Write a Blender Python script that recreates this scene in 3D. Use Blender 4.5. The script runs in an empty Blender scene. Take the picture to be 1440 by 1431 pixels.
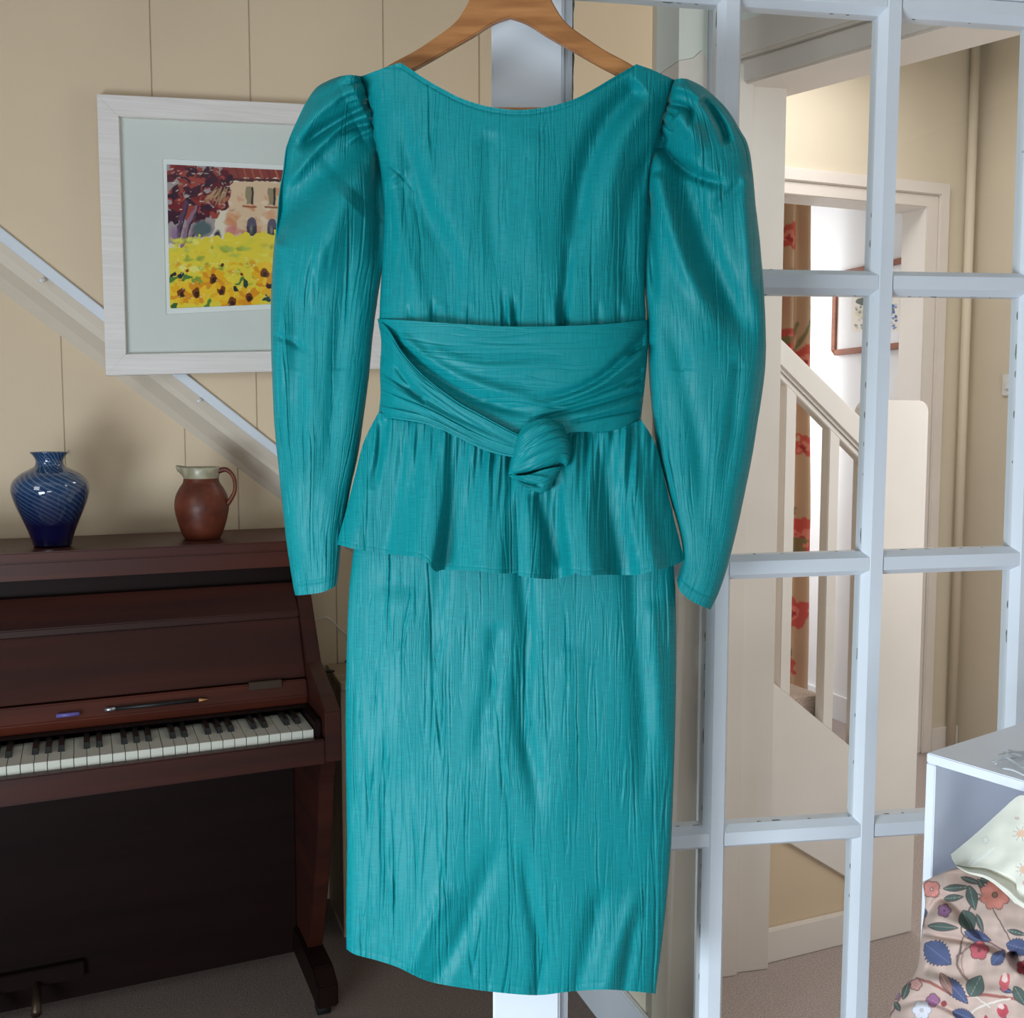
import bpy, bmesh, math, random
import numpy as np
from mathutils import Vector, Matrix

C = bpy.context.scene.collection
R = math.radians
random.seed(4)

# ------------------------------------------------------------------ camera
F = 1400.0; W_PX, H_PX = 1440.0, 1431.0
EYE = Vector((0, 0, 1.38)); PITCH = R(4.6)
cam_d = bpy.data.cameras.new('camera'); cam = bpy.data.objects.new('camera', cam_d); C.objects.link(cam)
cam_d.sensor_fit = 'HORIZONTAL'; cam_d.sensor_width = 36.0; cam_d.lens = 36.0 * F / W_PX
cam_d.clip_start = 0.05; cam_d.clip_end = 60
cam.location = EYE; cam.rotation_euler = (math.pi / 2 - PITCH, 0, 0)
bpy.context.scene.camera = cam

# ------------------------------------------------------------------ light and exposure
sc = bpy.context.scene
sc.view_settings.view_transform = 'Standard'; sc.view_settings.look = 'None'
sc.view_settings.gamma = 1.0; sc.view_settings.use_curve_mapping = False
sc.view_settings.exposure = 0.0
w = bpy.data.worlds.new('world'); sc.world = w; w.use_nodes = True
w.node_tree.nodes['Background'].inputs[0].default_value = (0.80, 0.88, 1.0, 1)
w.node_tree.nodes['Background'].inputs[1].default_value = 0.16

def area(name, loc, target, sx, sy, power, col):
    l = bpy.data.lights.new(name, 'AREA'); l.shape = 'RECTANGLE'; l.size = sx; l.size_y = sy
    l.energy = power; l.color = col
    o = bpy.data.objects.new(name, l); C.objects.link(o); o.location = loc
    o.rotation_euler = (Vector(target) - Vector(loc)).to_track_quat('-Z', 'Y').to_euler()
    return o
area('living_room_window_light', (-1.05, -0.20, 0.62), (0.15, 1.3, 0.66), 0.9, 0.7, 46, (0.77, 0.90, 1.0))
area('upper_fill_light', (-1.9, -0.9, 2.15), (0.0, 2.4, 1.4), 1.0, 0.9, 15, (0.96, 0.97, 1.0))  # unseen fill lamp, added to lift the upper walls
area('second_window_light', (0.42, -1.5, 0.95), (0.4, 1.6, 0.9), 0.9, 0.9, 17, (0.82, 0.91, 1.0))
area('upper_hall_fill_light', (1.3, 1.72, 2.3), (0.6, 2.4, 2.2), 0.5, 0.5, 4.5, (0.95, 1.0, 0.98))  # added lamp out of view, brightens the bulkhead and hall walls
area('hall_window_light', (1.95, 1.95, 1.4), (0.95, 2.75, 0.8), 0.7, 1.2, 12, (1.0, 0.96, 0.94))
area('hall_ceiling_light', (1.1, 3.3, 2.85), (1.1, 3.3, 0), 0.7, 0.7, 13, (1.0, 0.97, 0.96))
area('far_room_window_light', (0.6, 4.9, 1.6), (2.0, 5.2, 1.3), 0.8, 1.6, 18, (0.97, 0.99, 1.0))

# ------------------------------------------------------------------ pixel -> world helpers
FW = Vector((0, math.cos(PITCH), -math.sin(PITCH))); UP = Vector((0, math.sin(PITCH), math.cos(PITCH)))
def ray(px, py):
    return FW + Vector((1, 0, 0)) * ((px - 720) / F) + UP * ((715.5 - py) / F)
def at(px, py, Y):
    d = ray(px, py); return EYE + d * (Y / d.y)
def at_np(px, py, Y):
    xc = (px - 720) / F; yc = (715.5 - py) / F
    dx = xc; dy = math.cos(PITCH) + yc * math.sin(PITCH); dz = -math.sin(PITCH) + yc * math.cos(PITCH)
    k = Y / dy
    return np.stack([dx * k, Y + 0 * dx, EYE.z + dz * k], -1)
def on_floor(px, py, z=0.0):
    d = ray(px, py); return EYE + d * ((z - EYE.z) / d.z)

class Plane:
    """vertical wall plane: e runs along it, n faces the viewer's side"""
    def __init__(s, x, y, yaw_deg, flip=False):
        a = R(yaw_deg); s.p = Vector((x, y, 0)); s.e = Vector((math.cos(a), math.sin(a), 0))
        s.n = Vector((math.sin(a), -math.cos(a), 0))
        if flip: s.n = -s.n
    def px(s, px, py):
        d = ray(px, py); t = (s.p - EYE).dot(s.n) / d.dot(s.n); q = EYE + d * t
        return ((q - s.p).dot(s.e), q.z)
    def w(s, a, z, off=0.0):
        q = s.p + s.e * a + s.n * off; return Vector((q.x, q.y, z))
    def shifted(s, off):
        q = s.p + s.n * off; o = Plane(q.x, q.y, 0); o.e = s.e; o.n = s.n; return o

# ------------------------------------------------------------------ materials
def srgb(r, g, b):
    f = lambda c: (c / 255 / 12.92) if c / 255 <= 0.04045 else ((c / 255 + 0.055) / 1.055) ** 2.4
    return (f(r), f(g), f(b), 1)
def mat(name, col, rough=0.6, var=0.06, scale=(6, 6, 6), bump=0.0, bscale=60, spec=0.4, metal=0.0, coat=0.0, col2=None, detail=4):
    m = bpy.data.materials.new(name); m.use_nodes = True; nt = m.node_tree; b = nt.nodes['Principled BSDF']
    b.inputs['Roughness'].default_value = rough; b.inputs['Metallic'].default_value = metal
    b.inputs['Specular IOR Level'].default_value = spec; b.inputs['Coat Weight'].default_value = coat
    b.inputs['Coat Roughness'].default_value = 0.12
    tc = nt.nodes.new('ShaderNodeTexCoord'); mp = nt.nodes.new('ShaderNodeMapping'); mp.inputs['Scale'].default_value = scale
    nz = nt.nodes.new('ShaderNodeTexNoise'); nz.inputs['Scale'].default_value = 1.0; nz.inputs['Detail'].default_value = detail
    nt.links.new(tc.outputs['Object'], mp.inputs[0]); nt.links.new(mp.outputs[0], nz.inputs['Vector'])
    rp = nt.nodes.new('ShaderNodeValToRGB')
    c = np.array(col[:3])
    lo = c * (1 - var) if col2 is None else np.array(col2[:3]); hi = c * (1 + var) if col2 is None else c
    rp.color_ramp.elements[0].position = 0.35; rp.color_ramp.elements[1].position = 0.65
    rp.color_ramp.elements[0].color = (*lo, 1); rp.color_ramp.elements[1].color = (*np.minimum(hi, 1), 1)
    nt.links.new(nz.outputs[0], rp.inputs[0]); nt.links.new(rp.outputs[0], b.inputs['Base Color'])
    if bump:
        n2 = nt.nodes.new('ShaderNodeTexNoise'); n2.inputs['Scale'].default_value = bscale; n2.inputs['Detail'].default_value = 5
        nt.links.new(tc.outputs['Object'], n2.inputs['Vector'])
        bp = nt.nodes.new('ShaderNodeBump'); bp.inputs['Strength'].default_value = bump; bp.inputs['Distance'].default_value = 0.004
        nt.links.new(n2.outputs[0], bp.inputs['Height']); nt.links.new(bp.outputs[0], b.inputs['Normal'])
    return m
def attr_mat(name, rough=0.7, bump=0.0, bscale=900, spec=0.3):
    m = bpy.data.materials.new(name); m.use_nodes = True; nt = m.node_tree; b = nt.nodes['Principled BSDF']
    a = nt.nodes.new('ShaderNodeAttribute'); a.attribute_name = 'print'
    nt.links.new(a.outputs['Color'], b.inputs['Base Color']); b.inputs['Roughness'].default_value = rough
    b.inputs['Specular IOR Level'].default_value = spec
    if bump:
        tc = nt.nodes.new('ShaderNodeTexCoord'); n2 = nt.nodes.new('ShaderNodeTexNoise'); n2.inputs['Scale'].default_value = bscale
        nt.links.new(tc.outputs['Object'], n2.inputs['Vector'])
        bp = nt.nodes.new('ShaderNodeBump'); bp.inputs['Strength'].default_value = bump; bp.inputs['Distance'].default_value = 0.001
        nt.links.new(n2.outputs[0], bp.inputs['Height']); nt.links.new(bp.outputs[0], b.inputs['Normal'])
    return m
M = {}
M['cream'] = mat('cream_paint', srgb(216, 194, 164), 0.62, 0.03, (2, 2, 2), 0.06, 160)
M['cream_hall'] = mat('cream_hall_paint', srgb(220, 208, 186), 0.65, 0.03, (2, 2, 2), 0.05, 120)
M['white'] = mat('white_gloss_paint', srgb(214, 219, 226), 0.32, 0.025, (5, 5, 5), 0.10, 40, 0.5)
M['offwhite'] = mat('off_white_paint', srgb(228, 220, 212), 0.45, 0.03, (4, 4, 4), 0.05, 50)
M['soffit'] = mat('soffit_paint', srgb(222, 208, 190), 0.6, 0.04, (3, 3, 3), 0.04, 60)
M['ceiling'] = mat('ceiling_paint', srgb(232, 237, 230), 0.8, 0.03, (3, 3, 3))
M['bright'] = mat('bright_white_paint', srgb(236, 236, 238), 0.6, 0.01)
M['carpet'] = mat('carpet_pile', srgb(184, 169, 163), 0.95, 0.22, (240, 240, 240), 0.8, 420, 0.1)
M['putty'] = mat('old_putty_line', srgb(112, 118, 114), 0.7, 0.5, (60, 60, 60), 0.5, 90)
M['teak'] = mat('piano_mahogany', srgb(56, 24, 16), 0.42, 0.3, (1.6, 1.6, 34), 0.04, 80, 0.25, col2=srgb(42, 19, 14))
M['teak_shaded'] = mat('piano_shaded_panel', srgb(26, 12, 10), 0.5, 0.3, (1.6, 1.6, 26), 0.0, 80, 0.1, col2=srgb(20, 9, 8))  # piano wood with the shade of the lower piano put into its colour
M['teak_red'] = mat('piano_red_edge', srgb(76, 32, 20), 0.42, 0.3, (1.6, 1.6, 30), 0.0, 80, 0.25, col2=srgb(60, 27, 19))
M['ivory'] = mat('ivory_keys', srgb(188, 186, 174), 0.3, 0.03, (20, 20, 20), 0, 1, 0.5)
M['key_black'] = mat('ebony_keys', srgb(22, 21, 22), 0.3, 0.1, (20, 20, 20), 0, 1, 0.5)
M['metal'] = mat('grey_metal', srgb(170, 172, 176), 0.3, 0.05, (10, 10, 10), metal=0.9)
M['brass'] = mat('dull_hinge_metal', srgb(70, 55, 45), 0.4, 0.1, (10, 10, 10), metal=0.7)
M['hanger'] = mat('hanger_beech', srgb(176, 120, 70), 0.38, 0.2, (9, 9, 90), 0.03, 90, 0.5, coat=0.3, col2=srgb(146, 94, 50))
M['frame_wood'] = mat('limed_frame_wood', srgb(230, 224, 220), 0.55, 0.05, (5, 5, 160), 0.08, 90, col2=srgb(220, 213, 208))
M['mount'] = mat('pale_mount_card', srgb(216, 219, 214), 0.85, 0.01)
M['mount_edge'] = mat('mount_bevel', srgb(232, 234, 232), 0.8, 0.01)
M['black'] = mat('black_rubber', srgb(18, 17, 17), 0.5, 0.1)
M['brown_frame'] = mat('brown_frame_wood', srgb(150, 92, 66), 0.45, 0.15, (8, 8, 40))
M['pine'] = mat('pale_wood', srgb(178, 158, 132), 0.5, 0.08, (3, 40, 3), col2=srgb(158, 138, 112))
M['laminate'] = mat('white_laminate', srgb(222, 226, 236), 0.35, 0.01, spec=0.5)
M['plastic'] = mat('white_plastic', srgb(232, 232, 228), 0.35, 0.01)
M['twig'] = mat('silver_white_twig', srgb(205, 210, 214), 0.4, 0.05, (50, 50, 50))
M['brown_pot'] = mat('brown_stoneware', srgb(108, 52, 34), 0.42, 0.3, (14, 14, 22), 0.08, 60, 0.3, col2=srgb(78, 36, 24))
M['cream_glaze'] = mat('cream_glaze', srgb(178, 172, 148), 0.3, 0.12, (30, 30, 30), 0, 1, 0.5, col2=srgb(138, 128, 104))
M['riser'] = mat('stair_tread_carpet', srgb(186, 166, 152), 0.95, 0.15, (200, 200, 200), 0.6, 400, 0.1)

def glass_mat():
    m = bpy.data.materials.new('window_glass'); m.use_nodes = True; nt = m.node_tree; nt.nodes.clear()
    o = nt.nodes.new('ShaderNodeOutputMaterial'); mx = nt.nodes.new('ShaderNodeMixShader')
    t = nt.nodes.new('ShaderNodeBsdfTransparent'); t.inputs[0].default_value = (0.985, 0.992, 0.988, 1)
    g = nt.nodes.new('ShaderNodeBsdfGlossy'); g.inputs['Roughness'].default_value = 0.015
    fr = nt.nodes.new('ShaderNodeFresnel'); fr.inputs[0].default_value = 1.45
    ge = nt.nodes.new('ShaderNodeNewGeometry'); iv = nt.nodes.new('ShaderNodeMath'); iv.operation = 'SUBTRACT'; iv.inputs[0].default_value = 1.0
    mu = nt.nodes.new('ShaderNodeMath'); mu.operation = 'MULTIPLY'; nt.links.new(ge.outputs['Backfacing'], iv.inputs[1])
    nt.links.new(fr.outputs[0], mu.inputs[0]); nt.links.new(iv.outputs[0], mu.inputs[1])
    nt.links.new(mu.outputs[0], mx.inputs[0]); nt.links.new(t.outputs[0], mx.inputs[1]); nt.links.new(g.outputs[0], mx.inputs[2])
    nt.links.new(mx.outputs[0], o.inputs[0]); return m
M['glass'] = glass_mat()

def vase_mat():
    m = bpy.data.materials.new('blue_spiral_glass'); m.use_nodes = True; nt = m.node_tree; b = nt.nodes['Principled BSDF']
    L = nt.links.new; N = nt.nodes.new
    tc = N('ShaderNodeTexCoord'); sp = N('ShaderNodeSeparateXYZ'); L(tc.outputs['Object'], sp.inputs[0])
    an = N('ShaderNodeMath'); an.operation = 'ARCTAN2'; L(sp.outputs[1], an.inputs[0]); L(sp.outputs[0], an.inputs[1])
    def wave(kz):
        a = N('ShaderNodeMath'); a.operation = 'MULTIPLY'; a.inputs[1].default_value = 26; L(an.outputs[0], a.inputs[0])
        z = N('ShaderNodeMath'); z.operation = 'MULTIPLY_ADD'; z.inputs[1].default_value = kz; L(sp.outputs[2], z.inputs[0]); L(a.outputs[0], z.inputs[2])
        s = N('ShaderNodeMath'); s.operation = 'SINE'; L(z.outputs[0], s.inputs[0]); return s
    s1 = wave(560); s2 = wave(-130)
    mx = N('ShaderNodeMath'); mx.operation = 'MAXIMUM'; L(s1.outputs[0], mx.inputs[0])
    h2 = N('ShaderNodeMath'); h2.operation = 'MULTIPLY'; h2.inputs[1].default_value = 0.4; L(s2.outputs[0], h2.inputs[0]); L(h2.outputs[0], mx.inputs[1])
    st = N('ShaderNodeMapRange'); st.inputs[1].default_value = 0.3; st.inputs[2].default_value = 0.95; L(mx.outputs[0], st.inputs[0])
    zr = N('ShaderNodeMapRange'); zr.inputs[1].default_value = 0.05; zr.inputs[2].default_value = 0.15; L(sp.outputs[2], zr.inputs[0])
    base = N('ShaderNodeValToRGB'); L(zr.outputs[0], base.inputs[0])
    base.color_ramp.elements[0].color = srgb(10, 12, 52); base.color_ramp.elements[1].color = srgb(36, 66, 108)
    mu = N('ShaderNodeMath'); mu.operation = 'MULTIPLY'; L(st.outputs[0], mu.inputs[0]); L(zr.outputs[0], mu.inputs[1])
    m2 = N('ShaderNodeMath'); m2.operation = 'MULTIPLY'; m2.inputs[1].default_value = 0.38; L(mu.outputs[0], m2.inputs[0])
    mc = N('ShaderNodeMix'); mc.data_type = 'RGBA'; L(m2.outputs[0], mc.inputs[0]); L(base.outputs[0], mc.inputs[6]); mc.inputs[7].default_value = srgb(140, 168, 190)
    L(mc.outputs[2], b.inputs['Base Color'])
    b.inputs['Roughness'].default_value = 0.06; b.inputs['Specular IOR Level'].default_value = 0.7
    b.inputs['Transmission Weight'].default_value = 0.25; b.inputs['Coat Weight'].default_value = 0.5
    return m
M['vase'] = vase_mat()

def silk_mat():
    m = bpy.data.materials.new('teal_crinkle_silk'); m.use_nodes = True; nt = m.node_tree; b = nt.nodes['Principled BSDF']
    L = nt.links.new; N = nt.nodes.new
    tc = N('ShaderNodeTexCoord'); a = N('ShaderNodeAttribute'); a.attribute_name = 'grain'
    mp = N('ShaderNodeMapping'); mp.inputs['Scale'].default_value = (420, 26, 1); L(a.outputs['Vector'], mp.inputs[0])
    n = N('ShaderNodeTexNoise'); n.inputs['Scale'].default_value = 1; n.inputs['Detail'].default_value = 3; L(mp.outputs[0], n.inputs['Vector'])
    mp2 = N('ShaderNodeMapping'); mp2.inputs['Scale'].default_value = (60, 900, 1); L(a.outputs['Vector'], mp2.inputs[0])
    n2 = N('ShaderNodeTexNoise'); n2.inputs['Scale'].default_value = 1; n2.inputs['Detail'].default_value = 2; L(mp2.outputs[0], n2.inputs['Vector'])
    rp = N('ShaderNodeValToRGB'); L(n2.outputs[0], rp.inputs[0])
    rp.color_ramp.elements[0].position = 0.3; rp.color_ramp.elements[1].position = 0.7
    rp.color_ramp.elements[0].color = (0.002, 0.180, 0.196, 1); rp.color_ramp.elements[1].color = (0.003, 0.238, 0.258, 1)
    L(rp.outputs[0], b.inputs['Base Color'])
    mp3 = N('ShaderNodeMapping'); mp3.inputs['Scale'].default_value = (130, 6, 1); L(a.outputs['Vector'], mp3.inputs[0])
    n3 = N('ShaderNodeTexNoise'); n3.inputs['Scale'].default_value = 1; n3.inputs['Detail'].default_value = 1; L(mp3.outputs[0], n3.inputs['Vector'])
    sb = N('ShaderNodeMath'); sb.operation = 'SUBTRACT'; sb.inputs[1].default_value = 0.5; L(n3.outputs[0], sb.inputs[0])
    ab = N('ShaderNodeMath'); ab.operation = 'ABSOLUTE'; L(sb.outputs[0], ab.inputs[0])
    mr = N('ShaderNodeMapRange'); mr.inputs[1].default_value = 0.0; mr.inputs[2].default_value = 0.035; L(ab.outputs[0], mr.inputs[0])
    b1_ = N('ShaderNodeBump'); b1_.inputs['Strength'].default_value = 0.4; b1_.inputs['Distance'].default_value = 0.0011; L(mr.outputs[0], b1_.inputs['Height'])
    bp = N('ShaderNodeBump'); bp.inputs['Strength'].default_value = 0.18; bp.inputs['Distance'].default_value = 0.001
    L(n.outputs[0], bp.inputs['Height']); L(b1_.outputs[0], bp.inputs['Normal']); L(bp.outputs[0], b.inputs['Normal'])
    b.inputs['Roughness'].default_value = 0.45; b.inputs['Specular IOR Level'].default_value = 0.20
    b.inputs['Sheen Weight'].default_value = 0.0; b.inputs['Sheen Roughness'].default_value = 0.4
    b.inputs['Sheen Tint'].default_value = (0.5, 0.95, 1, 1)
    return m
M['silk'] = silk_mat()

# ------------------------------------------------------------------ object helpers
def obj(name, bm, m, parent=None, smooth=False):
    me = bpy.data.meshes.new(name)
    bmesh.ops.recalc_face_normals(bm, faces=bm.faces[:])
    bm.to_mesh(me); bm.free()
    if m: me.materials.append(m)
    if smooth:
        for p in me.polygons: p.use_smooth = True
    o = bpy.data.objects.new(name, me); C.objects.link(o)
    if parent: o.parent = parent; o.matrix_parent_inverse = parent.matrix_world.inverted()
    return o
def tag(o, label, cat, group=None):
    o['label'] = label; o['category'] = cat
    if group: o['group'] = group
    return o
def structure(o): o['kind'] = 'structure'; return o
def root(name, loc):
    o = bpy.data.objects.new(name, None); C.objects.link(o); o.location = loc; o.empty_display_size = 0.05
    o.matrix_world = Matrix.Translation(loc); return o
def add_prism(bm, pts, n0, n1):
    """pts world points (one side); extruded from offset vector n0 to n1"""
    a = [bm.verts.new(p + n0) for p in pts]; b = [bm.verts.new(p + n1) for p in pts]
    bm.faces.new(a); bm.faces.new(b[::-1])
    k = len(pts)
    for i in range(k): bm.faces.new((a[i], b[i], b[(i + 1) % k], a[(i + 1) % k]))
def bev(bm, off, seg=2):
    bmesh.ops.recalc_face_normals(bm, faces=bm.faces[:])
    bmesh.ops.bevel(bm, geom=bm.edges[:], offset=off, segments=seg, affect='EDGES', clamp_overlap=True)
def prism(name, pl, poly, o0, o1, m, parent=None, bevel=0.0):
    bm = bmesh.new(); add_prism(bm, [pl.w(a, z) for a, z in poly], pl.n * o0, pl.n * o1)
    if bevel: bev(bm, bevel)
    return obj(name, bm, m, parent)
def prism_px(name, pl, pxs, o0, o1, m, parent=None, bevel=0.0):
    return prism(name, pl, [pl.px(x, y) for x, y in pxs], o0, o1, m, parent, bevel)
def box(name, p, e, f, h, m, parent=None, bevel=0.0):
    """p corner, e,f horizontal edge vectors, h height"""
    bm = bmesh.new(); p = Vector(p); e = Vector(e); f = Vector(f)
    add_prism(bm, [p, p + e, p + e + f, p + f], Vector((0, 0, 0)), Vector((0, 0, h)))
    if bevel: bev(bm, bevel)
    return obj(name, bm, m, parent)
def sweep(bm, pts, rad, seg=8, ref=None, prof=None):
    pts = [Vector(p) for p in pts]; n = len(pts)
    if not hasattr(rad, '__len__'): rad = [rad] * n
    rings = []
    for i, p in enumerate(pts):
        t = (pts[min(i + 1, n - 1)] - pts[max(i - 1, 0)]).normalized()
        r0 = ref if ref is not None else (Vector((0, 0, 1)) if abs(t.z) < 0.9 else Vector((0, 1, 0)))
        s = t.cross(r0).normalized(); u = s.cross(t).normalized()
        if prof: ring = [bm.verts.new(p + s * a + u * b) for a, b in prof]
        else: ring = [bm.verts.new(p + (s * math.cos(2 * math.pi * k / seg) + u * math.sin(2 * math.pi * k / seg)) * rad[i]) for k in range(seg)]
        rings.append(ring)
    k = len(rings[0])
    for a, b in zip(rings, rings[1:]):
        for i in range(k): bm.faces.new((a[i], a[(i + 1) % k], b[(i + 1) % k], b[i]))
    bm.faces.new(rings[0]); bm.faces.new(rings[-1][::-1])
def tube(name, pts, rad, m, parent=None, seg=8):
    bm = bmesh.new(); sweep(bm, pts, rad, seg); return obj(name, bm, m, parent, True)
def smooth_path(P, n=40):
    P = [Vector(p) for p in P]; out = []
    Q = [P[0]] + P + [P[-1]]; seg = len(P) - 1
    for i in range(n + 1):
        t = i / n * seg; k = min(int(t), seg - 1); f = t - k
        a, b, c, d = Q[k], Q[k + 1], Q[k + 2], Q[k + 3]
        out.append(0.5 * ((2 * b) + (c - a) * f + (2 * a - 5 * b + 4 * c - d) * f * f + (3 * b - a - 3 * c + d) * f ** 3))
    return out
def lathe(bm, prof, seg=64):
    rings = []
    for r, z in prof:
        rings.append([bm.verts.new((r * math.cos(2 * math.pi * k / seg), r * math.sin(2 * math.pi * k / seg), z)) for k in range(seg)])
    for a, b in zip(rings, rings[1:]):
        for i in range(seg): bm.faces.new((a[i], a[(i + 1) % seg], b[(i + 1) % seg], b[i]))
    return rings
def grid_mesh(name, V, m, parent=None, col=None, grain=None, extra=None, flip=False):
    """V: (nv,nu,3) array; extra: further list of (V2) grids joined in the same mesh"""
    Vs = [V] + (extra or []); co = []; fa = []; base = 0
    for G in Vs:
        nv, nu = G.shape[:2]; idx = np.arange(nv * nu).reshape(nv, nu) + base
        q = np.stack([idx[:-1, :-1], idx[1:, :-1], idx[1:, 1:], idx[:-1, 1:]], -1).reshape(-1, 4)
        if G is not Vs[0]: q = q[:, ::-1]
        co.append(G.reshape(-1, 3)); fa.append(q); base += nv * nu
    co = np.concatenate(co).astype(np.float32); fa = np.concatenate(fa).astype(np.int32)
    org = np.zeros(3, np.float32)
    me = bpy.data.meshes.new(name); me.vertices.add(len(co)); me.vertices.foreach_set('co', co.ravel())
    me.loops.add(fa.size); me.loops.foreach_set('vertex_index', fa.ravel())
    me.polygons.add(len(fa)); me.polygons.foreach_set('loop_start', np.arange(0, fa.size, 4, dtype=np.int32))
    me.polygons.foreach_set('loop_total', np.full(len(fa), 4, np.int32))
    me.polygons.foreach_set('use_smooth', np.ones(len(fa), bool)); me.update(calc_edges=True)
    me.materials.append(m)
    if col is not None:
        a = me.color_attributes.new('print', 'FLOAT_COLOR', 'POINT'); full = np.ones((len(co), 4), np.float32); full[:, :3] = 0.5
        c = col.reshape(-1, 3); full[:len(c), :3] = c; full[len(c):, :3] = c.mean(0); a.data.foreach_set('color', full.ravel())
    if grain is not None:
        a = me.attributes.new('grain', 'FLOAT_VECTOR', 'POINT'); full = np.zeros((len(co), 3), np.float32)
        g = grain.reshape(-1, 2); full[:len(g), :2] = g
        if len(co) > len(g): full[len(g):, 0] = co[len(g):, 0]; full[len(g):, 1] = co[len(g):, 2]
        a.data.foreach_set('vector', full.ravel())
    o = bpy.data.objects.new(name, me); C.objects.link(o)
    if parent: o.parent = parent; o.matrix_parent_inverse = parent.matrix_world.inverted()
    return o

# ------------------------------------------------------------------ numpy noise, curves, painting
_rs = np.random.RandomState(7); _perm = _rs.permutation(512); _ang = _rs.rand(512) * 2 * np.pi
def pn(x, y, seed=0):
    xi = np.floor(x).astype(int); yi = np.floor(y).astype(int); xf = x - xi; yf = y - yi
    def g(ix, iy, dx, dy):
        h = _ang[_perm[(_perm[(ix + seed * 57) & 511] + iy * 3 + seed * 131) & 511]]
        return np.cos(h) * dx + np.sin(h) * dy
    u = xf ** 3 * (xf * (xf * 6 - 15) + 10); v = yf ** 3 * (yf * (yf * 6 - 15) + 10)
    a = g(xi, yi, xf, yf); b = g(xi + 1, yi, xf - 1, yf); c = g(xi, yi + 1, xf, yf - 1); d = g(xi + 1, yi + 1, xf - 1, yf - 1)
    return (a * (1 - u) + b * u) * (1 - v) + (c * (1 - u) + d * u) * v
def crinkle(x, z, seed=0, k=1.0):
    """height in metres of crushed silk: x across the crinkles, z along them (metres)"""
    wx = x + 0.0035 * pn(x * 12, z * 7, seed + 1) + 0.0010 * pn(x * 60, z * 26, seed + 2)
    h = np.zeros_like(x)
    for s, (fx, fz, wd, am) in enumerate([(42, 2.0, .036, 2.8), (80, 3.2, .055, 1.9), (150, 6.0, .10, .6)]):
        n = pn(wx * fx, z * fz, seed + 3 + s)
        mask = np.clip(0.14 + 2.5 * pn(x * fx * .5, z * fz * 2.6, seed + 11 + s), 0.0, 1.2)
        h -= am * mask * np.exp(-(n / wd) ** 2)
        h += am * 0.5 * mask * np.exp(-((n - 2.0 * wd) / wd) ** 2)
    h += 0.75 * pn(wx * 24, z * 2.2, seed + 21) + 0.22 * pn(wx * 90, z * 7, seed + 22)
    return h * 0.001 * k
def polyline(P, t):
    P = np.array(P, float); d = np.r_[0, np.cumsum(np.hypot(*(np.diff(P, axis=0).T)))]; d /= d[-1]
    return np.stack([np.interp(t, d, P[:, 0]), np.interp(t, d, P[:, 1])], -1)
def spl(P, n=12):
    """smooth a px polyline (Catmull-Rom)"""
    P = [np.array(p, float) for p in P]; Q = [P[0]] + P + [P[-1]]; out = []
    for k in range(len(P) - 1):
        a, b, c, d = Q[k:k + 4]
        for f in np.arange(n) / n:
            out.append(0.5 * (2 * b + (c - a) * f + (2 * a - 5 * b + 4 * c - d) * f * f + (3 * b - a - 3 * c + d) * f ** 3))
    out.append(P[-1]); return out
def coons(T, B, L, Rr, nu, nv):
    u = np.linspace(0, 1, nu); v = np.linspace(0, 1, nv)
    t = polyline(T, u); b = polyline(B, u); l = polyline(L, v); r = polyline(Rr, v)
    U = u[None, :, None]; V = v[:, None, None]
    P = (1 - V) * t[None] + V * b[None] + (1 - U) * l[:, None] + U * r[:, None]
    P -= (1 - U) * (1 - V) * t[0] + U * (1 - V) * t[-1] + (1 - U) * V * b[0] + U * V * b[-1]
    return P, np.broadcast_to(u[None, :], (nv, nu)), np.broadcast_to(v[:, None], (nv, nu))
def seg_dist(X, Y, P):
    P = np.array(P, float); best = np.full(X.shape, 1e9); tt = np.zeros(X.shape); n = len(P) - 1; sd = np.zeros(X.shape)
    for i in range(n):
        a, b = P[i], P[i + 1]; d = b - a; L2 = d.dot(d) + 1e-9
        t = np.clip(((X - a[0]) * d[0] + (Y - a[1]) * d[1]) / L2, 0, 1)
        dx = X - a[0] - t * d[0]; dy = Y - a[1] - t * d[1]; q = np.hypot(dx, dy)
        m = q < best; best = np.where(m, q, best); tt = np.where(m, (i + t) / n, tt); sd = np.where(m, np.sign(dx * d[1] - dy * d[0]), sd)
    return best, tt, sd
def fold(X, Y, P, wd, mm, fade=(0.15, 0.35)):
    """soft groove (mm<0) or ridge along a px path; fade = share of length faded at start / end"""
    d, t, _ = seg_dist(X, Y, spl(P, 5))
    f = np.ones_like(d)
    if fade[0]: f *= np.clip(t / fade[0], 0, 1)
    if fade[1]: f *= np.clip((1 - t) / fade[1], 0, 1)
    f = f * f * (3 - 2 * f)
    return mm * 0.001 * f * np.exp(-(d / wd) ** 2)
def step(X, Y, P, wd, mm):
    """one side of the path stands proud by mm (positive on the left hand of travel on screen)"""
    d, t, s = seg_dist(X, Y, spl(P, 5)); sd = d * s
    f = np.clip(t / 0.1, 0, 1) * np.clip((1 - t) / 0.1, 0, 1)
    return mm * 0.001 * f * np.exp(-np.maximum(d - wd, 0) / (wd * 4)) * 0.5 * (1 + np.tanh(sd / wd))

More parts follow.
